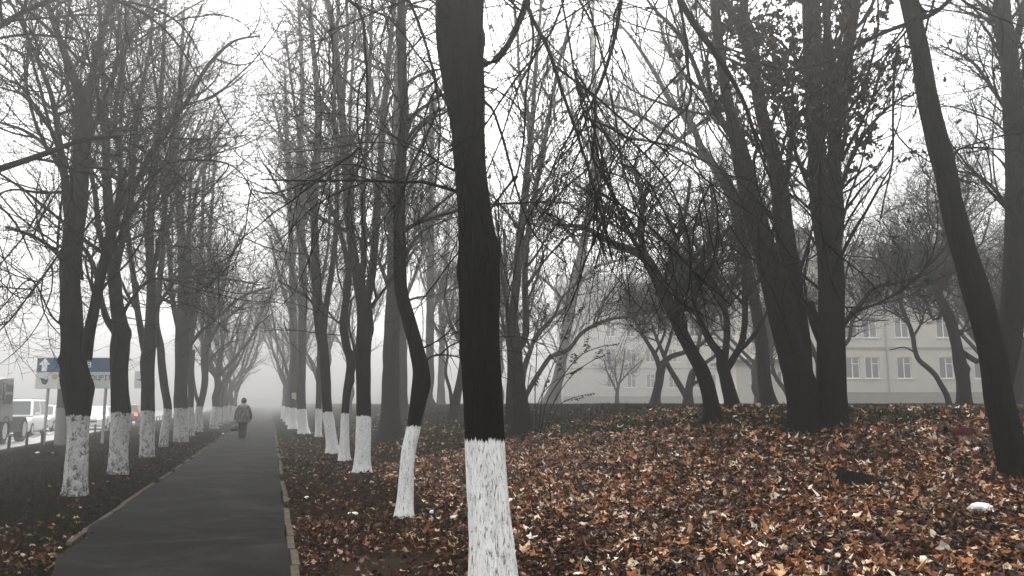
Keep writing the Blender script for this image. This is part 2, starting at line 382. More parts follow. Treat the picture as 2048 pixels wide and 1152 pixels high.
def kerb(name, off, wd, z0, z1, y0, y1, fn, step, gap, skip=0.0, label=''):
    bm = bmesh.new(); y = y0; rg = random.Random(3)
    while y < y1:
        if rg.random() >= skip:
            a, b = y + gap, y + step - gap; dz = rg.uniform(-0.016, 0.006); dx = rg.uniform(-0.015, 0.015)
            vs = [bm.verts.new(p) for p in ((fn(a) + off + dx, a, z0), (fn(a) + off + wd + dx, a, z0), (fn(b) + off + wd + dx, b, z0), (fn(b) + off + dx, b, z0),
                                            (fn(a) + off + dx, a, z1 + dz), (fn(a) + off + wd + dx, a, z1 + dz), (fn(b) + off + wd + dx, b, z1 + dz), (fn(b) + off + dx, b, z1 + dz))]
            for f in ((0, 3, 2, 1), (4, 5, 6, 7), (0, 1, 5, 4), (1, 2, 6, 5), (2, 3, 7, 6), (3, 0, 4, 7)): bm.faces.new([vs[i] for i in f])
        y += step
    return tag(bmobj(name, bm, M['kerb'], bevel=0.008), label, kind='structure')
kerb('path_kerb', 0.105, 0.08, -0.12, 0.026, 4.5, 60, pf, 0.8, 0.014, 0.3, 'worn concrete kerb along the right edge of the footpath')
kerb('path_kerb', -2.31, 0.07, -0.12, 0.022, 8.2, 60, pf, 0.8, 0.014, 0.4, 'worn concrete kerb along the left edge of the footpath')
kerb('road_kerb', -0.42, 0.16, -0.3, 0.02, 2, 140, rf, 1.0, 0.003, 0.0, 'pale kerb between the verge and the road')

# ------------------------------------------------------------------ leaves and grass
LOBES = [(-90, 0.45), (-50, 0.85), (-25, 0.60), (15, 1.0), (45, 0.66), (90, 1.1), (135, 0.66), (165, 1.0), (205, 0.60), (230, 0.85)]
LV = np.array([(0, 0, 0)] + [(r * math.cos(math.radians(a)), r * math.sin(math.radians(a)), 0) for a, r in LOBES])
LT = np.array([(0, i + 1, (i + 1) % 10 + 1) for i in range(10)])
def rot_euler(rx, ry, rz):
    cx, sx_, cy, sy, cz, sz = np.cos(rx), np.sin(rx), np.cos(ry), np.sin(ry), np.cos(rz), np.sin(rz)
    return np.stack([np.stack([cz * cy, cz * sy * sx_ - sz * cx, cz * sy * cx + sz * sx_], -1),
                     np.stack([sz * cy, sz * sy * sx_ + cz * cx, sz * sy * cx - cz * sx_], -1),
                     np.stack([-sy, cy * sx_, cy * cx], -1)], -2)
def leaves_at(P, size, tilt, rng):
    n = len(P); s = size[:, None, None]
    V = np.repeat(LV[None], n, 0) * (1 + rng.normal(0, 0.24, (n, 11, 1))) * rng.uniform(0.6, 1.1, (n, 1, 1)); V[:, :, 0] *= rng.uniform(0.55, 1.0, (n, 1))
    curl = rng.uniform(-0.5, 1.1, (n, 1)); ax = rng.uniform(0, np.pi, (n, 1))
    d = V[:, :, 0] * np.cos(ax) + V[:, :, 1] * np.sin(ax)
    V[:, :, 2] = curl * d * d + rng.normal(0, 0.13, (n, 11))
    V = V * s
    R = rot_euler(rng.normal(0, 1, n) * tilt, rng.normal(0, 1, n) * tilt, rng.uniform(0, 2 * np.pi, n))
    V = np.einsum('nij,nkj->nki', R, V) + P[:, None, :]
    T = LT[None] + (np.arange(n) * 11)[:, None, None]
    return V.reshape(-1, 3), T.reshape(-1, 3)
def scatter(rng, n, y0, y1, dens):            # points in the view wedge, kept with probability dens(x, y)
    y = np.sqrt(rng.uniform(y0 * y0, y1 * y1, n)); x = rng.uniform(-0.78, 0.78, n) * y
    k = rng.uniform(0, 1, n) < dens(x, y); return x[k], y[k]
rng = np.random.default_rng(11)
def litter(name, label, n, y0, y1, dens, s0, s1, mat, tilt, lift):
    x, y = scatter(rng, n, y0, y1, dens)
    P = np.stack([x, y, hgt(x, y) + rng.uniform(0, 1, len(x)) ** 1.5 * lift + 0.012], -1)
    V, T = leaves_at(P, rng.uniform(s0, s1, len(x)), tilt, rng)
    return tag(link_mesh(name, V, None, T, mat, smooth=False), label, kind='stuff')
pn = lambda x, y, f, o: lattice(np.stack([x * f, y * f, x * 0 + o], -1))
bright = lambda x, y: (1 - 0.95 * np.exp(-(((x + 1.15) / 0.8) ** 2 + ((y - 7.8) / 1.0) ** 2))) * sstep((path_s(x, y) - 1.6) / 3.0) * (0.55 + 0.45 * sstep((pn(x, y, 0.8, 3) - 0.25) * 3)) * (1 - 0.95 * sstep((y - 11.2 - np.clip((4.6 - x) * 1.4, 0, 7)) / 1.8)) * (0.6 + 0.4 * sstep((y - 6) / 4))
litter('fallen_leaves', 'bright rust and tan maple leaves covering the rise right of the big tree', 300000, 4.6, 19.5, bright, 0.03, 0.076, M['litter'], 0.36, 0.05)
litter('fallen_leaves', 'scattered brown leaves over the far grass between the orchard trees', 45000, 16, 48, lambda x, y: sstep((path_s(x, y) - 1) / 2) * (0.035 + 0.3 * (path_s(x, y) < 6.5)), 0.045, 0.085, M['litter'], 0.4, 0.04)
litter('trodden_leaves', 'dark reddish small leaves beside the footpath under the right row of trees', 110000, 4.6, 34,
       lambda x, y: sstep((path_s(x, y) - 0.10) / 0.25) * (1 - 0.8 * sstep((path_s(x, y) - 3) / 3)) * (0.35 + 0.65 * pn(x, y, 1.3, 1)) * (1 - 0.93 * np.exp(-(((x + 1.25) / 0.75) ** 2 + ((y - 7.9) / 1.1) ** 2))),
       0.028, 0.062, M['dark_litter'], 0.45, 0.03)
litter('trodden_leaves', 'dark leaf crumbs matted round the bare patch at the bottom of the photo', 60000, 4.4, 11,
       lambda x, y: sstep((path_s(x, y) - 0.10) / 0.2) * (1 - 0.85 * sstep((path_s(x, y) - 2.5) / 3)) * (0.5 + 0.5 * pn(x, y, 1.7, 7)) * (1 - 0.93 * np.exp(-(((x + 1.15) / 0.8) ** 2 + ((y - 7.8) / 1.0) ** 2))),
       0.018, 0.05, M['dark_litter'], 0.5, 0.02)
litter('verge_leaves', 'brown leaves gathered in the bottom left corner of the verge', 30000, 4.4, 11, lambda x, y: (path_s(x, y) < -2.1) * (0.25 + 0.5 * pn(x, y, 1.1, 2)) * sstep((11 - y) / 3), 0.02, 0.055, M['dark_litter'], 0.5, 0.03)
litter('verge_leaves', 'sparse brown leaves lying in the grass of the left verge', 60000, 5, 40,
       lambda x, y: (path_s(x, y) < -2.35) * (road_s(x, y) < 0) * 0.6 * (0.05 + 0.55 * np.exp(-((-path_s(x, y) - 2.6) / 0.8) ** 2) + 0.55 * sstep((11.5 - y) / 4)), 0.028, 0.06, M['dark_litter'], 0.5, 0.03)
litter('path_leaves', 'few small leaves lying on the dark footpath', 7000, 4.6, 40, lambda x, y: (path_s(x, y) > -2.3) * (path_s(x, y) < 0.1) * (0.07 + 0.3 * np.exp(-(path_s(x, y) / 0.15) ** 2) + 0.3 * np.exp(-((path_s(x, y) + 2.2) / 0.2) ** 2)), 0.008, 0.028, M['dark_litter'], 0.15, 0.004)
def grass(name, label, n, y0, y1, dens, h0, h1):
    x, y = scatter(rng, n, y0, y1, dens); k = len(x); z = hgt(x, y)
    a = rng.uniform(0, 2 * np.pi, k); hh = rng.uniform(h0, h1, k); wd = 0.004 + 0.0006 * y
    b = np.stack([x, y, z], -1); side_ = np.stack([np.cos(a), np.sin(a), a * 0], -1) * wd[:, None]
    tip = b + np.stack([rng.normal(0, 0.5, k) * hh, rng.normal(0, 0.5, k) * hh, hh], -1)
    return tag(link_mesh(name, np.stack([b - side_, b + side_, tip], 1), None, np.arange(3 * k).reshape(-1, 3), M['grass'], smooth=False), label, kind='stuff')
grass('grass', 'short dark grass on the left verge', 120000, 5, 42, lambda x, y: (path_s(x, y) < -2.4) * (road_s(x, y) < 0.1) * (0.35 + 0.65 * sstep((y - 6) / 6)), 0.03, 0.08)
grass('grass', 'dull green grass showing beyond and between the bright leaves', 170000, 6, 46, lambda x, y: (path_s(x, y) > 1.0) * np.clip(sstep((y - 11.4) / 2) * (path_s(x, y) > 6) * 0.95 + sstep((y - 16) / 5) * 0.3 + 0.55 * sstep((pn(x, y, 0.6, 5) - 0.62) * 6), 0, 1), 0.04, 0.10)

# ------------------------------------------------------------------ trees
def spawn(P, R, n, rng, tr, L, ratio, cap, rmin, K, ang, up, wander, bend, end=0.35):
    N, K0, _ = P.shape
    ln = np.linalg.norm(np.diff(P, axis=1), axis=2).sum(1); idx = rng.choice(N, n, p=ln / ln.sum())
    t = rng.uniform(tr[0], tr[1], n); fi = t * (K0 - 1.001); i0 = fi.astype(int); fr_ = (fi - i0)[:, None]
    pos = P[idx, i0] * (1 - fr_) + P[idx, i0 + 1] * fr_
    T = P[idx, i0 + 1] - P[idx, i0]; T /= np.linalg.norm(T, axis=1, keepdims=True) + 1e-9
    rad = R[idx, i0] * (1 - fr_[:, 0]) + R[idx, i0 + 1] * fr_[:, 0]
    v = rng.normal(0, 1, (n, 3)); v -= (v * T).sum(1, keepdims=True) * T; v /= np.linalg.norm(v, axis=1, keepdims=True)
    a = np.radians(rng.uniform(ang[0], ang[1], n))[:, None]
    d = np.cos(a) * T + np.sin(a) * v; d[:, 2] += up; d /= np.linalg.norm(d, axis=1, keepdims=True)
    length = rng.uniform(L[0], L[1], n) * (1.15 - 0.5 * t)
    out = np.empty((n, K, 3)); out[:, 0] = pos; step = (length / (K - 1))[:, None]
    cv = rng.normal(0, wander * 0.75, (n, 3)); cv[:, 2] = np.abs(cv[:, 2]) * (1 if bend >= 0 else -.5)
    for k in range(1, K):
        out[:, k] = out[:, k - 1] + d * step
        d = d + cv + rng.normal(0, wander * 0.55, (n, 3)); d[:, 2] += bend; d /= np.linalg.norm(d, axis=1, keepdims=True)
    r0 = np.maximum(np.minimum(rad * ratio, cap * rng.uniform(0.6, 1.1, n)), rmin)
    return out, r0[:, None] * (1 - (1 - end) * np.linspace(0, 1, K)[None])
# each level: count, (tmin,tmax), (lmin,lmax), ratio, cap, rmin, K, (angle), up, wander, bend
CR = {
 'linden': [(40, (.12, 1), (1.6, 3.8), .6, .032, .012, 10, (30, 75), .0, .13, .02), (260, (.15, 1), (.8, 2.2), .6, .012, .006, 9, (30, 70), .0, .15, .0), (1100, (.1, 1), (.4, 1.15), .6, .0055, .0038, 8, (30, 70), .0, .17, .03), (1900, (.15, 1), (.15, .42), .7, .004, .0031, 6, (35, 75), .0, .2, .07)],
 'weeping': [(30, (.1, 1), (1.0, 2.6), .6, .026, .011, 9, (25, 70), .0, .16, -.05), (240, (.1, 1), (.6, 1.7), .6, .009, .005, 8, (20, 65), -.15, .18, -.09), (800, (.1, 1), (.3, .9), .6, .0038, .0027, 7, (20, 65), -.1, .22, -.03), (800, (.2, 1), (.12, .35), .7, .0026, .0021, 5, (30, 75), .0, .25, .0)],
 'orchard': [(40, (.15, 1), (.9, 2.2), .6, .035, .014, 8, (25, 75), .08, .26, .02), (380, (.1, 1), (.5, 1.3), .6, .012, .007, 7, (30, 80), .04, .30, .02), (1800, (.1, 1), (.22, .65), .6, .006, .0045, 6, (30, 80), .02, .32, .02), (2000, (.2, 1), (.1, .3), .7, .0045, .0038, 4, (30, 80), .1, .3, .0)],
 'maple': [(60, (.1, 1), (1.2, 3.2), .5, .035, .012, 9, (25, 60), .12, .14, .04), (380, (.15, 1), (.6, 1.5), .6, .011, .006, 7, (25, 60), .08, .17, .03), (1300, (.1, 1), (.25, .7), .6, .005, .0038, 5, (25, 60), .05, .2, .03), (900, (.2, 1), (.15, .35), .7, .004, .0032, 4, (30, 70), .05, .25, .06)],
 'tall': [(70, (.1, 1), (1.5, 4.0), .5, .05, .018, 9, (25, 60), .12, .13, .05), (480, (.1, 1), (.8, 2.0), .6, .013, .008, 7, (25, 60), .05, .18, .03), (1900, (.1, 1), (.4, 1.1), .6, .007, .0048, 5, (25, 65), .0, .22, .02), (1700, (.2, 1), (.25, .6), .7, .005, .004, 4, (30, 70), .0, .25, .02)],
}
def scaled(kind, f, counts=1.0):
    return [(max(4, int(n * counts)), tr, (l[0] * f, l[1] * f), ra, cap, rm, K, an, up, wa, be) for n, tr, l, ra, cap, rm, K, an, up, wa, be in CR[kind]]
MULT = {'linden': (1.25, 1.6, 2.0, 2.6), 'weeping': (1.0, 1.15, 1.3, 1.5), 'orchard': (.9, .95, 1.05, 1.3), 'maple': (1, 1.1, 1.3, 1.4), 'tall': (.9, .9, 1.0, 1.2)}
def crown_arrays(polys, crown, rng, zmin, origin, keep=None, kind_='linden'):
    crown = [(int(c[0] * g), *c[1:]) for c, g in zip(crown, MULT[kind_])]
    P = np.stack([resample(np.c_[p, r], 22) for p, r in polys]); R = np.maximum(P[..., 3], 0.004); P = P[..., :3]
    parts, twigs = [], []
    allP, allR = P, R
    for lv, (n, tr, L, ratio, cap, rmin, K, ang, up, wander, bend) in enumerate(crown):
        src_P, src_R = (allP, allR)
        nP, nR = spawn(src_P, src_R, n, rng, tr, L, ratio, cap, rmin, K, ang, up, wander, bend)
        ok = nP[:, :, 2].min(1) > zmin
        if keep is not None: ok &= keep(nP + origin)
        nP, nR = nP[ok], nR[ok]
        if len(nP) == 0: break
        parts.append(tubes(nP, nR, 6 if lv == 0 else (4 if lv == 1 else 3)))
        allP, allR = nP, nR
        if lv == 0:                            # twigs also leave the limbs directly
            e = int(n * 1.2); xP, xR = spawn(P, R, e, rng, (.15, 1), (L[0] * .3, L[1] * .45), .4, .014, .006, K, ang, up, wander, bend)
            ok = xP[:, :, 2].min(1) > zmin
            if keep is not None: ok &= keep(xP + origin)
            xP, xR = xP[ok], xR[ok]
            if len(xP):
                parts.append(tubes(xP, xR, 4)); allP = np.concatenate([nP, xP]); allR = np.concatenate([nR, xR])
        twigs = nP
    return parts, twigs
def trunk_tube(P, R, S, K, seed, flare=0.45, burls=(), rough=0.11, ridge=0.0):
    A = resample(np.c_[P, R], K); P, R = A[:, :3], A[:, 3]
    V, Qd, T = tubes(P[None], R[None], S, cap=True)
    ctr = np.repeat(P, S, 0); body = V[:K * S]; d = body - ctr; rl = np.linalg.norm(d, axis=1, keepdims=True); u = d / rl
    z = body[:, 2]; q = np.stack([u[:, 0] * 1.4, u[:, 1] * 1.4, z * 1.1 + seed * 7.3], -1)
    f = 1 + rough * 2 * (lattice(q * 1.5) - 0.5) + rough * (lattice(q * np.array([3.3, 3.3, 3.0]) + 5) - 0.5)
    lob = 0.5 + 0.9 * lattice(np.stack([u[:, 0] * 1.6 + seed, u[:, 1] * 1.6, z * 0], -1))
    f = f + flare * lob * np.exp(-np.clip(z, 0, None) / 0.16)
    for bz, bx, by, br, bs in burls:           # height, direction, spread, strength
        c = np.array([bx, by]); c = c / (np.linalg.norm(c) + 1e-9)
        f = f + bs * np.exp(-((z - bz) / br) ** 2) * np.clip(u[:, 0] * c[0] + u[:, 1] * c[1], 0, 1) ** 2
    add = 0
    if ridge:
        rn = lattice(np.stack([u[:, 0] * 11, u[:, 1] * 11, z * 3.0], -1)) * 0.6 + lattice(np.stack([u[:, 0] * 24, u[:, 1] * 24, z * 7], -1)) * 0.4
        add = -ridge * sstep((0.48 - rn) / 0.16)[:, None] * u
    V = V.copy(); V[:K * S] = ctr + d * f[:, None] + add
    return V, Qd, T
NT = [0]
def tree(name, label, group, base, trunk, limbs, kind, mat='bark', f=1.0, counts=1.0, zmin=1.9, S=20, K=70, burls=(), flare=0.45, ridge=0.0,
         keep=None, leaves=0, twig='twig', seed=None, spawn_from=0.45, cat='tree', nocrown=False):
    """trunk, limbs: lists of (local point, radius)."""
    NT[0] += 1; sd = seed if seed is not None else NT[0]; rng = np.random.default_rng(sd)
    root = thing(name, label, cat, base, 0, group)
    tp = np.array([p for p, r in trunk]); tr_ = np.array([r for p, r in trunk])
    parts = [trunk_tube(tp, tr_, S, K, sd, flare, burls, ridge=ridge)]
    polys = []
    k0 = int(len(tp) * spawn_from)
    if len(tp) - k0 >= 2: polys.append((tp[k0:], tr_[k0:]))
    for lb in limbs:
        lp = np.array([p for p, r in lb]); lr = np.array([r for p, r in lb])
        kk = max(14, len(lb) * 4); A = resample(np.c_[lp, lr], kk)
        nz_ = (lattice(np.c_[A[:, :3] * 2.3 + sd]) - 0.5)[:, None]
        parts.append(trunk_tube(lp, lr, 9 if max(lr) < 0.08 else 14, kk, sd + 3, 0.0, (), 0.08))
        polys.append((lp, lr))
    o = np.array(base)
    V, Qd, T = merge(parts); link_mesh('trunk', V, Qd, T, M[mat], root)
    if not nocrown:
        cp, tw = crown_arrays(polys, scaled(kind, f, counts), rng, zmin, o, keep, kind)
        if cp:
            V, Qd, T = merge(cp); link_mesh('crown', V, Qd, T, M[twig], root)
        if leaves:
            if leaves > 1000:                  # leaves left in clusters in the lower middle of the crown
                c0 = tw[:, -1]
                near = c0[(c0[:, 2] > 4.6) & (c0[:, 2] < 9) & (c0[:, 0] > -1.1) & (c0[:, 0] < 1.6)]
                cl = near[rng.integers(0, len(near), 90)]
                pick = cl[rng.integers(0, len(cl), leaves)] + rng.normal(0, 0.17, (leaves, 3))
                e = leaves // 6; pick[:e] = tw[rng.integers(0, len(tw), e)][:, -1]
            else:
                pick = tw[rng.integers(0, len(tw), leaves)][:, -1] + rng.normal(0, 0.02, (leaves, 3))
            V, T = leaves_at(pick, rng.uniform(0.06, 0.105, leaves), 1.2, rng)
            link_mesh('foliage', V, None, T, M['hang_leaf'], root, smooth=False)
    return root
def px_tree(name, label, group, D, trunk, limbs, kind, dd=None, **kw):
    """trunk / limbs given as (photo column, row, width in px[, extra depth in m])."""
    b = basept(trunk[0][0], D)
    def conv(pts, base_first=False):
        out = []
        for i, q in enumerate(pts):
            Dq = D + (q[3] if len(q) > 3 else 0)
            p, t = at(q[0], q[1], Dq); r = q[2] / 2 * t / F
            if base_first and i == 0: p = Vector((b.x, b.y, b.z - 0.12))
            out.append((tuple(p - b), r))
        return out
    return tree(name, label, group, tuple(b), conv(trunk, True), [conv(l) for l in limbs], kind, **kw)

LG, RG = 'whitewashed trees left of the footpath', 'whitewashed trees right of the footpath'
camkeep = lambda P: (P[:, :, 1].min(1) > 3.2)
camkeep2 = lambda P: (P[:, :, 1].min(1) > 4.5)

# --- right row, nearest first
px_tree('linden_tree', 'nearest thick dark tree with cracked white painted base standing in the leaves', RG, 6.3,
  [(988, 1187, 98), (983, 1100, 92), (976, 1000, 84), (972, 880, 79), (966, 760, 78), (960, 640, 76), (958, 560, 76), (956, 500, 72), (948, 420, 64), (940, 330, 62), (935, 240, 68), (926, 150, 82), (917, 60, 90), (915, -30, 84)],
  [[(905, 60, 52), (890, -60, 46), (860, -260, 40, .3), (800, -560, 30, .7)], [(940, 60, 52), (950, -60, 44), (980, -260, 38, .3), (1060, -600, 28, 1.0)],
   [(955, 120, 22), (975, 128, 15), (1005, 105, 13), (1030, 62, 12), (1052, 5, 12), (1075, -60, 11, .2), (1130, -190, 10, .5)],
   [(1130, -190, 10, .5), (1085, -60, 9, .4), (1056, 10, 8, .2), (1095, 95, 8, .1), (1130, 200, 7), (1165, 300, 6), (1200, 420, 5, .1), (1225, 520, 3.5, .2)],
   [(1056, 10, 7, .2), (1066, 60, 5, .2), (1052, 180, 4.5, .2), (1045, 300, 4, .3), (1020, 400, 3, .4)],
   [(960, 200, 8), (975, 208, 6), (1000, 260, 5.5), (1020, 330, 5), (1040, 400, 4), (1070, 470, 3.5), (1130, 525, 2.5)],
   [(1130, -190, 10, .5), (1200, -120, 9, .5), (1243, -20, 8, .4), (1236, 40, 8, .4), (1220, 110, 7.5, .3), (1200, 170, 7, .3), (1182, 210, 5, .3), (1160, 270, 4, .4), (1110, 330, 3, .5), (1070, 420, 2.5, .6)],
   [(1190, 195, 5.5, .3), (1190, 250, 5, .3), (1185, 300, 5, .4), (1178, 330, 4, .4), (1130, 375, 3, .5), (1085, 430, 2.5, .6)],
   [(1130, -190, 9, .5), (1118, -40, 5, .4), (1135, 60, 4.5, .3), (1150, 150, 4, .3), (1175, 260, 4, .3), (1195, 360, 3.5, .4), (1215, 470, 3, .5)],
   [(1130, -190, 9, .5), (1150, -20, 5, .4), (1190, 60, 4.5, .3), (1215, 160, 4, .3), (1235, 260, 4, .3), (1250, 350, 3.5, .4), (1290, 450, 3, .5)],
   [(1060, -600, 20, 1.0), (1220, -420, 16, 1.4), (1330, -200, 13, 1.5), (1352, -20, 12, 1.2), (1390, 50, 13, 1.2), (1430, 105, 12, 1.2), (1462, 155, 10, 1.2), (1490, 210, 8, 1.2), (1515, 290, 6, 1.3), (1545, 370, 4, 1.4)],
   [(1352, -20, 8, 1.2), (1366, 40, 6, 1.2), (1372, 110, 5.5, 1.2), (1374, 215, 5, 1.2), (1340, 245, 4.5, 1.2), (1300, 295, 4, 1.3), (1265, 320, 3, 1.4), (1220, 310, 2.2, 1.5)],
   [(1374, 215, 4, 1.2), (1372, 290, 3, 1.2), (1390, 330, 2.8, 1.3), (1440, 390, 2.2, 1.5)],
   [(800, -560, 24, .7), (760, -300, 16, .5), (790, -60, 9, .4), (835, 40, 6, .4), (858, 110, 5, .4), (880, 230, 4, .4), (870, 380, 3, .3)],
   [(800, -560, 22, .7), (600, -280, 14, .6), (640, -40, 8, .5), (720, 20, 6, .5), (730, 100, 5, .5), (735, 170, 4, .5), (715, 330, 3, .5)]],
  'weeping', mat='bark_right', S=110, K=260, ridge=0.007, flare=0.25, burls=[(2.72, 1, -0.3, .10, .22), (2.55, -1, -.2, .1, .12), (1.9, -1, 0, .05, .1), (4.5, 1, 0, .1, .15)], zmin=1.9, keep=lambda P: (P[:, :, 1].min(1) > 4.3), counts=1.5)
px_tree('linden_tree', 'slim dark crooked tree kinked to the right above its bright white base', RG, 11.0,
  [(808, 1030, 32), (811, 980, 30), (818, 900, 28), (828, 855, 28), (838, 790, 32), (842, 745, 34), (832, 695, 30), (817, 640, 28), (803, 585, 26), (800, 500, 25), (799, 400, 23), (803, 300, 21), (808, 240, 20), (805, 150, 18), (804, 60, 16), (803, -60, 14), (800, -250, 9)],
  [[(804, 245, 9), (825, 228, 6), (850, 240, 5), (880, 270, 4), (920, 300, 3)], [(799, 330, 9), (820, 270, 7), (850, 240, 6), (890, 215, 5, .5)], [(802, 205, 6), (790, 190, 5), (770, 240, 4, .3), (740, 300, 4, .6), (700, 360, 3, .9)],
   [(842, 740, 6), (860, 715, 4), (890, 710, 3), (920, 715, 2)], [(835, 700, 5), (860, 690, 3), (900, 660, 2.4), (930, 620, 2)], [(803, -60, 9), (860, -160, 8), (960, -200, 6)], [(803, -60, 9), (740, -170, 8), (660, -200, 6)]],
  'weeping', mat='bark_right', S=40, K=140, ridge=0.004, f=1.05, zmin=1.7, burls=[(1.75, 1, 0, .14, .3)], seed=31, counts=1.15, spawn_from=.5)
px_tree('linden_tree', 'straight dark low forking tree with white base, third in the right row', RG, 17.5,
  [(725, 943, 32), (726, 890, 30), (727, 830, 28), (727, 760, 27), (726, 700, 29), (729, 650, 30), (728, 615, 30), (716, 560, 20), (705, 500, 18), (697, 430, 17), (692, 330, 16), (684, 230, 15), (676, 140, 14), (665, 60, 11), (652, -20, 9), (640, -100, 6)],
  [[(730, 610, 20), (742, 560, 16), (750, 480, 15), (757, 380, 14), (764, 280, 13), (772, 180, 12), (780, 90, 10), (790, 0, 8), (800, -120, 5)],
   [(722, 600, 12), (728, 500, 11), (726, 380, 10), (735, 260, 8), (740, 130, 7), (745, -30, 5)], [(735, 625, 10), (752, 600, 7), (775, 570, 5.5), (800, 530, 4), (830, 480, 3)], [(690, 330, 6), (670, 250, 6), (640, 190, 4), (625, 150, 3)],
   [(684, 230, 9), (690, 150, 8), (695, 60, 7), (690, -40, 5)]],
  'linden', mat='bark_right', S=30, K=110, zmin=2.3, burls=[(2.6, -1, 0, .12, .2), (3.1, 1, 0, .12, .2)], seed=7)
px_tree('linden_tree', 'thin dark knobbly tree with white base between two thicker whitewashed trunks', RG, 21.5,
  [(688, 915, 20), (689, 880, 18), (690, 830, 16), (693, 790, 16), (700, 750, 17), (702, 722, 18), (693, 690, 15), (688, 655, 17), (691, 610, 14), (697, 570, 13), (690, 500, 10), (672, 440, 8), (650, 380, 6), (630, 300, 5)],
  [[(702, 725, 7), (708, 705, 5.5), (704, 680, 4.5), (698, 650, 4), (703, 600, 4)], [(697, 570, 8), (700, 470, 8), (706, 380, 7), (700, 260, 6), (705, 120, 5), (712, -20, 3)], [(690, 655, 5), (670, 640, 4), (640, 600, 3), (600, 570, 2)]],
  'linden', mat='bark_right', S=24, K=100, f=.8, counts=.7, zmin=2.4, burls=[(2.05, 1, 0, .12, .35), (2.9, -1, 0, .1, .25)], seed=9)
px_tree('linden_tree', 'dark tree leaning away to the left with white base, behind the thin knobbly one', RG, 24.0,
  [(668, 905, 24), (662, 870, 22), (656, 830, 20), (652, 770, 19), (648, 710, 19), (641, 660, 21), (635, 610, 20), (632, 540, 16), (629, 460, 15), (630, 380, 14), (636, 280, 13), (634, 180, 11), (625, 80, 9), (615, -40, 7), (610, -120, 5)],
  [[(646, 670, 14), (654, 600, 12), (664, 540, 11), (672, 460, 10), (674, 340, 9), (668, 220, 8), (672, 100, 7), (680, -40, 5)], [(632, 560, 9), (610, 500, 7), (590, 440, 6), (560, 380, 5), (530, 330, 4)], [(632, 460, 8), (615, 380, 6.5), (600, 290, 6), (585, 180, 5), (570, 60, 4)], [(641, 640, 8), (620, 600, 6), (590, 580, 4), (555, 560, 3)]],
  'linden', mat='bark_right', S=24, K=90, zmin=2.6, f=1.15, seed=12)
px_tree('linden_tree', 'slender grey whitewashed tree half hidden in fog just left of the leaning dark one', RG, 35.0,
  [(637, 866, 13), (637, 830, 12), (638, 760, 11), (639, 690, 10), (636, 600, 9), (630, 500, 8), (633, 400, 7), (640, 250, 5)], [[(637, 640, 6), (620, 540, 5), (600, 440, 4)], [(636, 600, 6), (655, 500, 5), (660, 380, 4)]], 'linden', mat='bark_right', f=1.3, counts=.6, S=14, K=60, zmin=3)
px_tree('linden_tree', 'tall grey tree with slanting white base close to the footpath in the fog', RG, 40.0,
  [(609, 862, 22), (604, 835, 18), (602, 800, 17), (603, 740, 16), (605, 650, 16), (606, 560, 16), (602, 470, 14), (598, 380, 13), (600, 280, 11), (605, 180, 9), (600, 60, 7), (595, -60, 4)],
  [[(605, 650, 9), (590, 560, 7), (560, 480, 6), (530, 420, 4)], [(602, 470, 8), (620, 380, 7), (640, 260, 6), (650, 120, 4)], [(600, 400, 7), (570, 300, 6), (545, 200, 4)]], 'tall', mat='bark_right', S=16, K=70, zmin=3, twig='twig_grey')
sign_tree = px_tree('linden_tree', 'foggy grey tree with white base carrying the small yellow notice', RG, 47.0,
  [(586, 852, 18), (585, 830, 15), (587, 790, 15), (588, 720, 14), (586, 640, 14), (584, 540, 12), (580, 420, 10), (575, 300, 8), (570, 150, 5)],
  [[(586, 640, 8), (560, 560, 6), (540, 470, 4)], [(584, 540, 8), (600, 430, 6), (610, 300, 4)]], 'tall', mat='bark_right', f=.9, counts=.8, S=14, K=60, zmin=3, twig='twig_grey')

# --- left row
px_tree('linden_tree', 'near tree standing outside the left edge, only its black overhanging limbs in view', LG, 9.2,
  [(-330, 1130, 70), (-335, 900, 60), (-340, 700, 56), (-330, 550, 52), (-320, 400, 46), (-330, 200, 38), (-340, 0, 30), (-350, -200, 20)],
  [[(-325, 480, 26), (-220, 440, 20), (-110, 380, 16), (0, 338, 14), (60, 318, 12), (110, 300, 11), (155, 283, 9), (200, 277, 7), (240, 273, 5)],
   [(-330, 250, 26), (-220, 170, 20), (-110, 100, 15), (0, 52, 12), (40, 28, 11), (90, 5, 9), (150, -12, 8), (225, 0, 7), (280, 22, 6), (330, 60, 5), (370, 110, 4), (400, 160, 3), (440, 200, 2)],
   [(225, 0, 5), (290, 12, 5), (350, 40, 4), (385, 80, 3), (400, 110, 2)], [(110, 300, 5), (160, 330, 4), (230, 340, 3)], [(-330, 100, 22), (-200, -60, 16), (-60, -140, 12), (100, -200, 8)]],
  'weeping', mat='bark_left', S=30, K=80, zmin=2.6, counts=.8, f=.8, keep=lambda P: (P[:, :, 1].min(1) > 5.5), seed=17, spawn_from=.6)
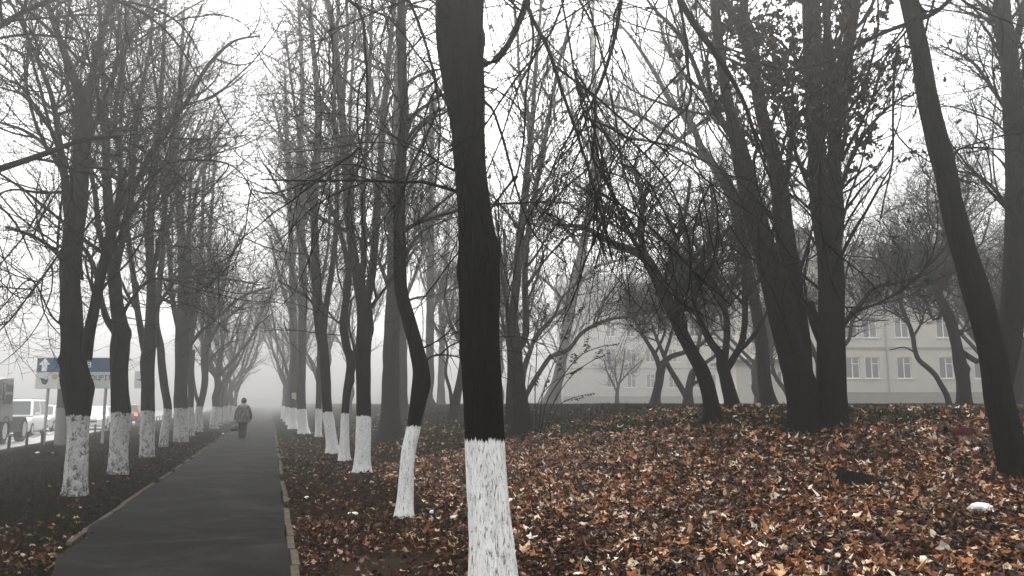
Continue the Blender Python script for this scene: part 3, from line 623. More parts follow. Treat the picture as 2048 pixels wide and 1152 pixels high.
px_tree('linden_tree', 'stout burled dark tree with peeling patchy white base, nearest the camera on the left verge', LG, 13.4,
  [(151, 990, 46), (153, 930, 43), (156, 850, 42), (156, 800, 52), (152, 760, 54), (148, 720, 46), (144, 660, 42), (141, 600, 38), (141, 540, 38), (146, 480, 40), (152, 420, 38), (160, 360, 32), (165, 300, 30), (168, 240, 30), (164, 200, 26), (145, 150, 16), (128, 105, 14), (110, 50, 12), (92, 0, 10), (60, -120, 7)],
  [[(170, 720, 26), (180, 660, 22), (190, 610, 20), (202, 550, 19), (213, 505, 19), (221, 470, 19), (236, 420, 17), (255, 385, 15), (278, 356, 13), (300, 310, 12), (317, 282, 11), (345, 240, 10), (373, 205, 9), (400, 155, 8), (430, 115, 7), (473, 80, 5), (520, 72, 3)],
   [(145, 480, 20), (133, 400, 17), (128, 340, 14), (118, 278, 12), (104, 195, 10), (80, 130, 8), (62, 90, 7), (35, 30, 6), (0, -30, 4)],
   [(170, 215, 18), (182, 170, 14), (195, 100, 12), (212, 40, 10), (228, -20, 8), (250, -120, 5)],
   [(166, 290, 14), (190, 250, 12), (215, 190, 10), (235, 130, 9), (270, 60, 7), (320, 10, 5)],
   [(134, 590, 10), (124, 520, 9), (95, 490, 8), (60, 470, 7), (12, 455, 5)], [(128, 350, 8), (90, 290, 8), (50, 262, 7), (0, 245, 5)], [(118, 280, 8), (75, 225, 7), (45, 190, 6), (0, 175, 4)],
   [(140, 660, 6), (110, 640, 4, -.3), (60, 560, 3, -.6), (0, 620, 2, -.9)], [(165, 560, 6), (150, 480, 5, -.5), (80, 560, 3.5, -.9), (20, 640, 3, -1.2), (-30, 690, 2, -1.4)],
   [(128, 385, 7), (80, 385, 6, -.4), (20, 380, 4, -.8), (-50, 420, 3, -1)], [(165, 300, 8), (130, 120, 6, .5), (140, 0, 5, .8)], [(222, 470, 9), (260, 430, 7, -.5), (330, 330, 6, -.9), (400, 320, 5, -1.2), (470, 335, 3, -1.4), (520, 400, 2, -1.4)]],
  'linden', mat='bark_left', S=48, K=170, ridge=0.004, zmin=1.85, flare=.2, spawn_from=.62, counts=1.75, burls=[(1.75, 1, -.2, .16, .3), (2.2, -1, -.3, .10, .3), (2.85, -1, 0, .08, .25), (1.5, -1, 0, .2, .1)], seed=3)
px_tree('linden_tree', 'dark tree with a knob above its mottled white base, right of the road sign', LG, 17.3,
  [(237, 948, 38), (238, 900, 36), (242, 830, 36), (240, 780, 33), (239, 730, 32), (240, 690, 34), (240, 660, 30), (232, 600, 24), (228, 540, 24), (222, 470, 20), (216, 400, 18), (212, 320, 15), (210, 230, 12), (206, 140, 9), (200, 40, 7), (195, -80, 4)],
  [[(232, 665, 16), (215, 640, 13), (205, 610, 11), (195, 560, 10), (182, 520, 9), (150, 470, 7), (130, 400, 5)], [(226, 540, 14), (200, 470, 12), (192, 400, 10), (180, 330, 9), (170, 250, 7), (150, 150, 5)],
   [(228, 560, 14), (245, 480, 12), (262, 400, 11), (268, 300, 9), (280, 200, 8), (300, 90, 6), (310, -30, 4)], [(222, 470, 10), (240, 360, 9), (230, 230, 8), (250, 110, 6), (260, -20, 4)], [(240, 640, 8), (262, 600, 6, -.4), (300, 560, 5, -.8), (350, 560, 3, -1.2)]],
  'linden', mat='bark_left', S=30, K=110, zmin=2.0, flare=.15, burls=[(3.0, 1, 0, .13, .4)], seed=5, counts=1.4, spawn_from=.6)
px_tree('linden_tree', 'dark tree forking low in two stems above its white base, third in the left row', LG, 22.6,
  [(293, 914, 28), (294, 880, 27), (296, 820, 26), (296, 770, 25), (296, 720, 27), (298, 690, 26), (300, 640, 19), (302, 580, 18), (300, 500, 16), (302, 420, 15), (308, 330, 13), (318, 240, 11), (325, 140, 8), (330, 30, 6), (335, -80, 4)],
  [[(290, 700, 16), (282, 660, 13), (275, 620, 12), (268, 560, 11), (258, 490, 10), (250, 400, 9), (240, 300, 8), (245, 180, 6), (240, 60, 4)], [(302, 560, 10), (320, 480, 9), (335, 380, 8), (345, 280, 7), (365, 180, 6), (380, 80, 4)], [(275, 625, 7), (255, 590, 6), (238, 550, 5), (220, 500, 4)],
   [(300, 640, 8), (330, 590, 6, -.3), (370, 540, 5, -.6), (420, 520, 3, -1)], [(302, 420, 8), (340, 350, 7), (400, 300, 5), (460, 290, 3)]],
  'linden', mat='bark_left', S=24, K=90, zmin=2.2, flare=.12, seed=6, counts=1.2, spawn_from=.6)
px_tree('linden_tree', 'leaning dark slim tree, its white base tilted right, fourth in the left row', LG, 27.5,
  [(326, 892, 18), (330, 860, 17), (336, 825, 17), (330, 780, 15), (325, 740, 15), (320, 690, 14), (312, 650, 13), (318, 580, 12), (325, 500, 11), (330, 400, 9), (345, 280, 7), (350, 160, 5)],
  [[(322, 700, 8), (310, 640, 7), (300, 560, 6), (290, 460, 5), (285, 340, 4)], [(325, 500, 7), (345, 420, 6), (370, 330, 5), (400, 240, 4)]], 'linden', mat='bark_left', S=20, K=70, zmin=2.3, f=1.15, flare=.1, counts=.85)
px_tree('linden_tree', 'thick dark tree with stout straight trunk and wide white base, fifth in the left row', LG, 31.0,
  [(362, 884, 28), (362, 855, 27), (361, 822, 27), (362, 770, 26), (364, 720, 26), (364, 670, 25), (366, 600, 20), (365, 520, 17), (360, 430, 15), (352, 340, 12), (355, 240, 10), (362, 130, 7), (368, 20, 5)],
  [[(368, 680, 13), (380, 640, 11), (392, 600, 10), (400, 530, 8), (405, 430, 7), (410, 320, 6), (430, 220, 4)], [(358, 660, 12), (345, 600, 10), (340, 520, 9), (330, 420, 8), (322, 320, 6)], [(372, 700, 9), (400, 665, 7), (440, 630, 6), (490, 590, 5), (540, 575, 3)], [(365, 520, 9), (385, 430, 8), (400, 350, 6), (440, 280, 4)],
   [(368, 640, 8), (395, 580, 6, -.5), (440, 560, 5, -1), (520, 570, 3, -1.5)]],
  'tall', mat='bark_left', S=20, K=80, zmin=2.5, f=.85, flare=.1, counts=.85)
px_tree('linden_tree', 'slim dark tree tucked right behind the thick fifth trunk of the left row', LG, 36.0,
  [(382, 876, 15), (382, 850, 14), (381, 825, 13), (382, 780, 11), (379, 720, 11), (383, 650, 10), (380, 560, 9), (378, 450, 7), (382, 330, 5)], [[(381, 700, 6), (395, 620, 5), (410, 540, 4)]], 'linden', mat='bark_left', S=16, K=60, zmin=2.5, f=1.3, flare=.1, counts=.6)
px_tree('linden_tree', 'curving dark tree bowed out to the right above white base, seventh in the left row', LG, 41.0,
  [(398, 868, 17), (398, 845, 15), (398, 820, 14), (405, 795, 13), (410, 760, 13), (409, 720, 14), (413, 690, 13), (420, 640, 11), (422, 580, 10), (418, 500, 8), (425, 400, 6), (430, 300, 4)],
  [[(400, 815, 8), (392, 790, 7), (386, 750, 6), (388, 700, 5)], [(412, 700, 8), (430, 660, 7), (450, 640, 6), (500, 600, 4)], [(420, 640, 7), (440, 590, 6), (460, 520, 5), (490, 450, 4)], [(411, 740, 5), (425, 715, 4.5), (450, 690, 3.5), (480, 680, 2.5)]],
  'tall', mat='bark_left', S=16, K=60, zmin=2.4, f=.8, flare=.1, counts=.7)

# --- automatic trees further off
def auto(name, label, group, px, D, kind, r, H, fork, nst, spread, mat, seed, f=1.0, counts=0.7, zmin=2.5, lean=(0, 0), base=None, twig='twig', S=12, cat='tree'):
    rg = np.random.default_rng(seed); b = base if base else basept(px, D)
    lx, ly = lean
    tp = [((0, 0, -0.12), r * 1.15)]
    for k in range(1, 6):
        z = fork * k / 5; tp.append(((lx * z + rg.normal(0, .05) * min(1, z), ly * z + rg.normal(0, .05), z), r * (1.02 - 0.04 * k)))
    top = np.array(tp[-1][0]); limbs = []
    for s in range(nst):
        a = 2 * math.pi * (s + rg.uniform(-.3, .3)) / nst; sp = spread * rg.uniform(.6, 1.3); h = (H - fork) * rg.uniform(.75, 1.05)
        p = top - np.array([0, 0, rg.uniform(0.0, fork * .3)]); lb = [(tuple(p), r * .5)]
        for k in range(1, 7):
            u = k / 6
            q = p + np.array([math.cos(a) * sp * u ** .7 * h * .45 + rg.normal(0, .12) + lx * h * u * .5, math.sin(a) * sp * u ** .7 * h * .45 + rg.normal(0, .12), h * u])
            lb.append((tuple(q), r * .5 * (1 - u * .85)))
        limbs.append(lb)
    return tree(name, label, group, tuple(b), tp, limbs, kind, mat=mat, f=f, counts=counts, zmin=zmin, S=S, K=40, flare=.2, twig=twig, seed=seed)
def copy_tree(o, loc, rz, s, label, group=None):
    c = o.copy(); C.objects.link(c); c.location = loc; c.rotation_euler = (0, 0, rz); c.scale = (s, s, s); c['label'] = label
    if group: c['group'] = group
    for ch in list(o.children):
        d = ch.copy(); C.objects.link(d); d.parent = c
    return c
far_left = auto('linden_tree', 'misty tree with white base just beyond the bowed tree of the left row', LG, 428, 48, 'tall', .22, 12.5, 3.0, 4, 1.0, 'bark_left', 101, counts=.8, f=.8)
far_label = 'faint grey whitewashed tree dissolving in fog at the far end of the left row'
for i, (px, D) in enumerate([(438, 54), (449, 60), (459, 67), (468, 75)]):
    copy_tree(far_left, basept(px, D), 1.7 * i + .6, .92 + .05 * (i % 3), far_label, LG)
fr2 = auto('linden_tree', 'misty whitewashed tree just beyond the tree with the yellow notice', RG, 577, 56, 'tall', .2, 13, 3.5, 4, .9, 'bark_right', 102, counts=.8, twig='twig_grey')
for i, (px, D) in enumerate([(572, 66), (567, 78)]):
    copy_tree(fr2, basept(px, D), 2.1 * i + 1, .95 + .04 * (i % 2), 'faint grey whitewashed tree dissolving in fog at the far end of the right row', RG)
copy_tree(far_left, basept(640, 58), 2.4, 1.0, 'foggy tree standing behind the leaning dark tree of the right row', 'misty trees deep in the park')
# trees beyond the footpath's end and across the road

# --- poplars and grey trunks of the middle
PG = 'big grey unpainted trunks behind the right row'
px_tree('poplar_tree', 'massive dark grey trunk with flared foot and no whitewash behind the right row', PG, 27.0,
  [(781, 868, 52), (780, 845, 42), (781, 800, 37), (782, 740, 34), (784, 670, 31), (786, 600, 29), (788, 500, 26), (790, 400, 23), (795, 250, 19), (798, 100, 14), (800, -60, 9)],
  [[(787, 560, 10), (830, 480, 8), (880, 430, 6), (930, 400, 4)], [(786, 600, 9), (750, 500, 7), (720, 420, 5)], [(790, 400, 10), (840, 300, 8), (880, 180, 6)], [(793, 300, 10), (750, 200, 8), (730, 60, 5)], [(785, 640, 7), (820, 600, 5), (870, 590, 4), (930, 570, 3)]], 'tall', mat='bark_grey', S=24, K=80, zmin=3.2, f=.9, flare=.7, twig='twig', counts=1.0)
px_tree('poplar_tree', 'paler grey trunk peeking out right of the massive flared trunk', PG, 38.0,
  [(806, 846, 26), (805, 800, 22), (804, 720, 20), (803, 620, 18), (802, 500, 16), (800, 350, 13), (798, 150, 9)], [[(803, 620, 8), (840, 520, 6), (870, 400, 4)], [(802, 480, 8), (770, 380, 6), (760, 250, 4)]], 'tall', mat='bark_grey', S=16, K=60, zmin=4, twig='twig_grey', counts=.9)
px_tree('poplar_tree', 'pale fog veiled trunk with flared foot right behind the crooked second tree', PG, 44.0,
  [(866, 836, 26), (862, 810, 20), (860, 750, 17), (860, 650, 16), (861, 540, 14), (862, 400, 12), (862, 200, 8)], [[(860, 640, 7), (890, 540, 5), (900, 420, 4)], [(861, 540, 7), (830, 430, 6), (820, 300, 4)]], 'tall', mat='bark_grey', S=16, K=60, zmin=4, twig='twig_grey', flare=.7, counts=.9)
auto('poplar_tree', 'very faint pale trunk between the crooked tree and the nearest big tree', PG, 882, 60, 'tall', .28, 17, 6, 4, .5, 'bark_grey', 111, twig='twig_grey', zmin=5)
px_tree('plum_tree', 'small dark multi stemmed tree with curved trunk close left of the nearest big tree', 'bent orchard trees on the right', 30.0,
  [(907, 828, 22), (912, 800, 18), (920, 760, 15), (925, 715, 12), (922, 680, 10), (915, 640, 8), (922, 590, 6), (930, 520, 5), (925, 440, 4)],
  [[(905, 815, 9), (900, 780, 7), (892, 750, 6), (895, 700, 5), (885, 660, 4)], [(915, 770, 8), (935, 730, 6), (950, 690, 5), (960, 620, 4)], [(922, 690, 6), (900, 640, 5), (885, 570, 4)]],
  'orchard', S=16, K=60, zmin=2.0, f=1.1, counts=.8)

# --- behind and right of the nearest tree
px_tree('maple_tree', 'dark forked tree leaning left just right of the nearest big trunk', 'bare trees in the middle of the park', 19.5,
  [(1046, 852, 46), (1043, 820, 36), (1036, 770, 32), (1030, 720, 30), (1029, 690, 28), (1026, 640, 20), (1031, 580, 18), (1038, 500, 16), (1046, 420, 14), (1055, 330, 12), (1064, 250, 10), (1070, 150, 8), (1080, 40, 6), (1090, -80, 4)],
  [[(1033, 700, 18), (1048, 680, 15), (1052, 640, 14), (1050, 580, 13), (1052, 500, 12), (1065, 410, 11), (1085, 310, 10), (1100, 220, 8), (1120, 120, 7), (1150, 20, 5)],
   [(1028, 650, 10), (1015, 610, 9), (1005, 560, 8), (1000, 500, 6), (990, 420, 5)], [(1064, 250, 7), (1040, 160, 6), (1035, 60, 5), (1020, -40, 4)], [(1050, 580, 6), (1090, 520, 5), (1140, 470, 4), (1200, 430, 3)], [(1052, 480, 6), (1010, 420, 5), (970, 380, 4), (920, 360, 3)]],
  'maple', S=24, K=90, zmin=2.2, f=.95, counts=1.2, leaves=120)
px_tree('thin_tree', 'thin dark stem squeezed between the nearest big trunk and the forked leaning tree', 'bare trees in the middle of the park', 24.0,
  [(1018, 832, 14), (1018, 790, 12), (1020, 740, 11), (1016, 660, 10), (1012, 560, 8), (1008, 460, 6)], [[(1018, 700, 6), (1000, 620, 5), (985, 540, 4)]], 'orchard', S=14, K=50, zmin=2.0, counts=.5)
px_tree('birch_tree', 'pale smooth trunk leaning right in the fog behind the leafy shrub', 'bare trees in the middle of the park', 36.0,
  [(1090, 822, 30), (1105, 790, 24), (1120, 740, 22), (1128, 690, 20), (1138, 630, 20), (1150, 570, 19), (1163, 510, 18), (1173, 450, 16), (1182, 380, 14), (1190, 300, 12), (1190, 200, 10), (1185, 80, 7), (1190, -60, 4)],
  [[(1145, 600, 9), (1180, 540, 7), (1240, 520, 5), (1300, 500, 3)], [(1165, 500, 9), (1120, 450, 7), (1070, 440, 5), (1020, 450, 3)], [(1182, 380, 9), (1220, 300, 7), (1240, 180, 5)], [(1188, 320, 8), (1150, 240, 6), (1130, 130, 4)], [(1140, 620, 7), (1100, 570, 6), (1060, 540, 5), (1030, 530, 3)]],
  'tall', mat='bark_pale', S=18, K=70, zmin=3.5, twig='twig_grey', f=.85, counts=.9)
# arching greyish stems
px_tree('elder_tree', 'low grey tree with arching bent stems sweeping right from behind the forked tree', 'bare trees in the middle of the park', 26.0,
  [(1030, 835, 20), (1042, 810, 14), (1050, 795, 11), (1068, 762, 10), (1085, 735, 9.5), (1100, 715, 9), (1135, 700, 8), (1165, 665, 7.5), (1190, 650, 7), (1215, 640, 6), (1260, 635, 5), (1300, 650, 3)],
  [[(1045, 790, 9), (1050, 740, 8), (1062, 700, 8), (1072, 670, 7), (1090, 655, 6.5), (1112, 625, 6), (1122, 600, 5), (1160, 560, 4)], [(1042, 800, 9), (1045, 745, 8), (1060, 700, 7), (1080, 665, 6.5), (1100, 640, 6), (1130, 615, 5), (1135, 590, 4), (1150, 520, 3)],
   [(1190, 655, 5), (1200, 625, 4.5), (1210, 600, 4), (1240, 560, 3)], [(1062, 700, 6), (1048, 660, 5), (1062, 620, 4), (1070, 560, 3)]],
  'orchard', mat='bark_grey', S=14, K=70, zmin=1.8, f=.9, counts=.75, spawn_from=.6, twig='twig_grey')
# leafy shrub with pinnate leaves
def shrub(px, D, label):
    b = basept(px, D); root = thing('ash_sapling', label, 'shrub', tuple(b), 0); rg = np.random.default_rng(77)
    stems = [[(1072, 852, 2.5), (1070, 800, 2.5), (1073, 715, 2.2), (1075, 640, 2)], [(1080, 855, 3), (1095, 800, 3), (1120, 760, 2.6), (1170, 705, 2.2), (1215, 690, 2)], [(1078, 855, 3), (1085, 790, 2.6), (1110, 720, 2.4), (1140, 650, 2), (1150, 630, 1.8)],
             [(1085, 852, 3), (1110, 800, 2.4), (1150, 745, 2), (1195, 715, 1.6)], [(1065, 850, 2.4), (1055, 780, 2.2), (1062, 730, 2)], [(1075, 852, 2.4), (1078, 800, 2), (1100, 770, 1.8), (1140, 745, 1.6)], [(1090, 850, 2), (1125, 805, 1.8), (1165, 790, 1.5)]]
    P, ends = [], []
    for st in stems:
        pts = []
        for q in st:
            p, t = at(q[0], q[1], D + rg.uniform(-.15, .15)); pts.append((*(p - b), q[2] / 2 * t / F))
        pts[0] = (pts[0][0], pts[0][1], -0.05, pts[0][3]); A = resample(np.array(pts), 14); P.append(A); ends.append(A)
    P = np.stack(P); parts = [tubes(P[:, :, :3], P[:, :, 3], 6)]
    tw, twr = spawn(P[:, :, :3], P[:, :, 3], 46, rg, (.35, 1), (.15, .5), .6, .006, .003, 6, (25, 60), .15, .12, .03); parts.append(tubes(tw, twr, 4))
    V, Qd, T = merge(parts); link_mesh('stem', V, Qd, T, M['bark'], root)
    lv, lt, off = [], [], 0
    tips = np.concatenate([tw[:18], P[[1, 2, 3, 5, 6], -6:, :3]]) 
    for pl in tips:
        a, bb = pl[-3], pl[-1]; d = (bb - a) / (np.linalg.norm(bb - a) + 1e-6); d[2] -= 0.1
        for k in range(9):
            c = bb + d * 0.035 * k; sgn = 1 if k % 2 else -1
            side_ = np.cross(d, [0, 0, 1]) * sgn + d * .5 + np.array([0, 0, -.45 + rg.normal(0, .15)]); side_ /= np.linalg.norm(side_); up_ = np.cross(side_, d); up_ /= np.linalg.norm(up_) + 1e-6; L = .13
            wv = np.cross(side_, up_) * .026
            lv += [c, c + side_ * L * .4 + wv, c + side_ * L, c + side_ * L * .4 - wv]; lt += [(off, off + 1, off + 2), (off, off + 2, off + 3)]; off += 4
    link_mesh('foliage', np.array(lv), None, np.array(lt), M['hang_leaf'], root, smooth=False)
shrub(1078, 19.0, 'thin many stemmed sapling with drooping feathery leaves in front of the pale leaning trunk')

# --- orchard trees right
OG = 'bent orchard trees on the right'
px_tree('plum_tree', 'nearest of the bent orchard trees, its dark bare trunk slanting far left', OG, 14.5,
  [(1426, 846, 36), (1424, 815, 31), (1415, 775, 29), (1400, 735, 28), (1382, 700, 26), (1362, 660, 26), (1342, 615, 25), (1325, 580, 24), (1308, 545, 22), (1290, 515, 19), (1262, 500, 16), (1235, 490, 14), (1205, 475, 12), (1170, 455, 9), (1130, 450, 5)],
  [[(1300, 530, 14), (1280, 470, 12), (1285, 400, 10), (1270, 340, 7), (1280, 290, 4)], [(1372, 680, 9), (1370, 640, 8), (1350, 590, 7), (1345, 530, 6), (1360, 450, 5)], [(1325, 580, 11), (1345, 500, 9, .3), (1370, 430, 8, .6), (1380, 360, 6, .8)], [(1290, 515, 9), (1240, 440, 7, -.4), (1190, 390, 5, -.7), (1150, 370, 4, -1)], [(1342, 615, 8), (1390, 540, 7, -.5), (1440, 480, 6, -.8), (1480, 430, 4, -1)]],
  'orchard', S=26, K=90, zmin=1.5, f=1.0, counts=1.3, seed=51)
px_tree('plum_tree', 'dark tree splitting into three curved stems like a fork, right of the slanting tree', OG, 17.5,
  [(1468, 830, 32), (1464, 805, 27), (1456, 775, 26), (1450, 750, 25), (1446, 735, 26), (1440, 710, 18), (1425, 690, 15), (1412, 665, 14), (1400, 640, 13), (1388, 600, 12), (1382, 550, 10), (1375, 490, 8), (1360, 420, 5)],
  [[(1448, 730, 15), (1452, 695, 13), (1454, 655, 13), (1450, 620, 12), (1438, 590, 12), (1425, 560, 10), (1418, 500, 9), (1425, 430, 7), (1420, 350, 4)], [(1452, 740, 16), (1468, 715, 14), (1482, 690, 13), (1488, 660, 12), (1490, 600, 12), (1490, 540, 11), (1487, 480, 10), (1492, 400, 7), (1500, 330, 4)],
   [(1475, 705, 10), (1500, 680, 9), (1520, 650, 8), (1535, 625, 7), (1560, 590, 5)], [(1400, 640, 8), (1385, 620, 7), (1360, 600, 6), (1350, 560, 5)], [(1388, 600, 8), (1400, 540, 7, -.3), (1430, 480, 6, -.6)]],
  'orchard', S=24, K=80, zmin=1.9, f=1.0, counts=1.5, seed=52)
px_tree('plum_tree', 'grey short trunk with branch stubs and elbowed limb, leftmost of the bent trees', OG, 25.0,
  [(1308, 822, 24), (1312, 795, 18), (1318, 765, 16), (1322, 740, 16), (1330, 722, 12), (1345, 712, 11), (1365, 706, 10), (1400, 690, 8), (1430, 660, 5)],
  [[(1320, 740, 11), (1310, 710, 10), (1298, 690, 8), (1282, 665, 7), (1270, 640, 6), (1262, 600, 4)], [(1328, 715, 8), (1338, 685, 7), (1345, 660, 6), (1360, 620, 5), (1350, 560, 4)], [(1312, 705, 6), (1330, 660, 5), (1320, 610, 4)]],
  'orchard', mat='bark_grey', S=16, K=60, zmin=2.2, f=1.2, counts=.9, seed=53)
px_tree('plum_tree', 'grey knotted trunk forking at knee height behind the slanting tree', OG, 28.0,
  [(1376, 810, 22), (1377, 795, 18), (1378, 780, 15), (1382, 760, 15), (1388, 742, 13), (1405, 730, 9), (1430, 712, 7), (1460, 690, 4)],
  [[(1374, 795, 13), (1362, 775, 12), (1350, 755, 11), (1338, 735, 10), (1328, 712, 9), (1315, 680, 7), (1300, 640, 5)], [(1388, 745, 9), (1395, 700, 8), (1405, 640, 6), (1400, 560, 4)], [(1380, 770, 10), (1398, 762, 6)]],
  'orchard', mat='bark_grey', S=16, K=60, zmin=2.2, f=1.2, counts=.9, seed=54)
px_tree('apple_tree', 'small faint grey tree alone in the fog before the building', 'faint trees in front of the building', 42.0,
  [(1235, 812, 8), (1234, 790, 7), (1236, 775, 6), (1240, 760, 4.5), (1246, 730, 3), (1250, 700, 2)], [[(1234, 785, 4.5), (1225, 765, 4), (1215, 745, 3), (1208, 720, 2)], [(1236, 775, 4), (1230, 745, 3), (1232, 710, 2)], [(1240, 765, 3.5), (1262, 740, 3), (1285, 720, 2)]],
  'orchard', mat='bark_grey', S=12, K=40, zmin=1.0, f=.75, counts=.35, twig='twig_grey')
px_tree('apple_tree', 'faint leaning tree close behind the big double maple, in front of the building', 'faint trees in front of the building', 34.0,
  [(1586, 806, 11), (1570, 780, 9), (1552, 755, 8), (1545, 735, 7), (1542, 700, 6), (1535, 650, 4)], [[(1560, 765, 5), (1540, 740, 4), (1525, 700, 3)]], 'orchard', mat='bark_grey', S=12, K=40, zmin=1.5, f=1.1, counts=.6, twig='twig_grey')

# --- big maple
px_tree('maple_tree', 'large dark maple of two thick trunks joined at the foot with some withered leaves', 'big dark trees at the right', 12.8,
  [(1614, 842, 74), (1608, 800, 64), (1600, 760, 60), (1590, 720, 58), (1577, 670, 56), (1562, 620, 52), (1546, 560, 46), (1530, 500, 42), (1512, 430, 38), (1497, 380, 37), (1486, 330, 36), (1474, 280, 30), (1462, 230, 22), (1450, 170, 20), (1438, 90, 19), (1430, 0, 17), (1420, -120, 13), (1400, -260, 8)],
  [[(1662, 850, 74), (1662, 800, 60), (1662, 740, 56), (1662, 680, 54), (1663, 610, 52), (1662, 540, 50), (1655, 480, 46), (1640, 420, 36), (1634, 340, 34), (1630, 240, 34), (1625, 140, 36), (1623, 40, 36), (1620, -80, 30), (1610, -240, 20)],
   [(1604, 740, 40), (1600, 690, 42), (1594, 640, 42), (1585, 570, 38), (1575, 500, 36), (1566, 440, 36), (1560, 380, 34), (1545, 310, 30), (1524, 230, 26), (1508, 150, 22), (1492, 80, 18), (1488, 0, 16), (1480, -120, 12)],
   [(1665, 500, 34), (1672, 430, 32), (1668, 360, 28), (1668, 280, 24), (1664, 190, 18), (1658, 100, 16), (1652, 20, 15), (1648, -100, 10)],
   [(1670, 330, 16), (1675, 240, 22), (1682, 160, 24), (1698, 80, 24), (1712, 0, 20), (1730, -120, 14)], [(1652, 700, 22), (1632, 650, 22), (1618, 605, 20)],
   [(1660, 560, 16), (1680, 380, 9), (1710, 300, 8), (1760, 230, 6), (1810, 190, 4)], [(1474, 285, 16), (1452, 255, 15), (1425, 215, 13), (1408, 180, 12), (1378, 105, 9), (1350, 60, 8), (1310, 20, 6), (1280, -20, 4)], [(1508, 150, 12), (1480, 60, 12), (1455, 0, 9), (1440, -80, 6)],
   [(1685, 650, 12), (1720, 610, 10, .5), (1750, 575, 8, 1), (1800, 565, 6, 1.4), (1850, 545, 4, 1.8)], [(1530, 560, 12), (1505, 480, 9, -.3), (1480, 400, 7, -.6), (1440, 330, 5, -1)], [(1640, 420, 10), (1600, 330, 8, -.5), (1570, 230, 6, -.9), (1560, 120, 5, -1.2)]],
  'maple', mat='bark', S=60, K=150, ridge=.006, flare=.22, zmin=1.6, f=.95, counts=2.2, leaves=2900, seed=61)
px_tree('ash_tree', 'pale grey slender tree bending left behind the big double maple', 'big dark trees at the right', 20.0,
  [(1540, 835, 30), (1530, 760, 26), (1520, 660, 24), (1500, 560, 22), (1480, 470, 19), (1465, 400, 18), (1430, 335, 16), (1400, 290, 14), (1385, 250, 12), (1345, 208, 11), (1315, 155, 9), (1284, 105, 7), (1250, 60, 5), (1200, 20, 3)],
  [[(1430, 335, 9), (1390, 300, 8), (1350, 275, 7), (1310, 250, 6), (1270, 225, 6), (1220, 210, 5), (1150, 200, 3)], [(1385, 250, 8), (1365, 190, 7), (1360, 140, 6), (1330, 90, 5), (1320, 40, 4)], [(1320, 310, 6), (1370, 270, 7), (1420, 230, 7), (1460, 190, 5)], [(1465, 400, 8), (1420, 330, 6, .5), (1330, 290, 5, 1), (1230, 270, 4, 1.4)]],
  'tall', mat='bark_grey', S=20, K=80, zmin=3, f=.7, counts=.8, twig='twig_grey', seed=62)

# --- right edge trees
NG = 'big dark trees at the right'
px_tree('linden_tree', 'nearly black bare trunk leaning left right across the picture, nearest on the right', NG, 9.6,
  [(2036, 990, 50), (2028, 940, 52), (2015, 880, 56), (2004, 820, 56), (1994, 760, 52), (1984, 710, 50), (1968, 640, 50), (1952, 580, 50), (1934, 520, 48), (1916, 460, 46), (1902, 400, 44), (1888, 330, 42), (1870, 260, 40), (1856, 200, 38), (1848, 150, 36), (1836, 80, 34), (1818, 0, 32), (1795, -110, 28), (1760, -260, 20)],
  [[(1795, -110, 14), (1860, -60, 11, -.6), (1905, -10, 9, -.9), (1870, 25, 9, -.9), (1830, 42, 9, -.9), (1780, 60, 8, -.9), (1735, 80, 8, -.9), (1690, 105, 7.5, -.9), (1640, 128, 7, -.9), (1595, 138, 6, -.9), (1560, 138, 5, -.9), (1520, 125, 4, -.9), (1450, 108, 3, -.9)],
   [(1850, 30, 8, -.9), (1840, 12, 6, -.9), (1826, -20, 5, -.9)], [(1822, 95, 6), (1800, 93, 6), (1792, 115, 5.5), (1788, 160, 5), (1786, 240, 4.5), (1784, 330, 4), (1770, 390, 3), (1760, 440, 2)], [(1822, 100, 3), (1810, 140, 3), (1795, 190, 2)],
   [(1902, 360, 6), (1915, 300, 5, .3), (1950, 295, 4, .5), (2010, 300, 3, .8)], [(1760, -260, 14), (1700, -420, 11), (1620, -520, 8)], [(1795, -110, 14), (1860, -240, 12), (1940, -330, 9)],
   [(1700, 100, 4, -.9), (1640, 330, 3.5, -.9), (1650, 500, 3.2, -.8), (1680, 600, 3, -.8), (1720, 640, 2.5, -.7), (1778, 640, 2, -.7)]],
  'weeping', S=56, K=150, ridge=.004, flare=.25, zmin=1.6, f=.7, counts=.65, seed=71, keep=camkeep2, spawn_from=.8)
px_tree('maple_tree', 'upright dark trunk at the right edge with a red cloth lying at its foot', NG, 13.2,
  [(1998, 884, 60), (1996, 850, 50), (1998, 800, 48), (2003, 740, 50), (2012, 690, 50), (2022, 640, 46), (2028, 560, 40), (2030, 480, 38), (2030, 380, 37), (2028, 280, 36), (2024, 200, 36), (2018, 120, 34), (2008, 50, 32), (2002, -30, 28), (1995, -160, 20)],
  [[(2018, 120, 16), (2035, 70, 14), (2050, 0, 12), (2070, -100, 8)], [(2014, 100, 12), (2000, 50, 9), (1975, 25, 7), (1945, -10, 5)], [(2030, 330, 14), (2050, 240, 12), (2080, 130, 9)], [(2000, 720, 22), (1985, 690, 14, .4), (1965, 650, 10, .8), (1950, 600, 8, 1.2)],
   [(2012, 690, 24), (2040, 640, 20), (2070, 560, 16), (2100, 440, 10)], [(2030, 440, 10), (1990, 380, 7, .5), (1950, 350, 5, 1), (1900, 340, 3, 1.4)], [(2028, 250, 9), (1980, 170, 7, .5), (1940, 120, 5, .8), (1880, 90, 3, 1.2)]],
  'maple', S=40, K=110, flare=.15, zmin=1.8, f=.9, counts=1.3, leaves=60, seed=72, ridge=.004)
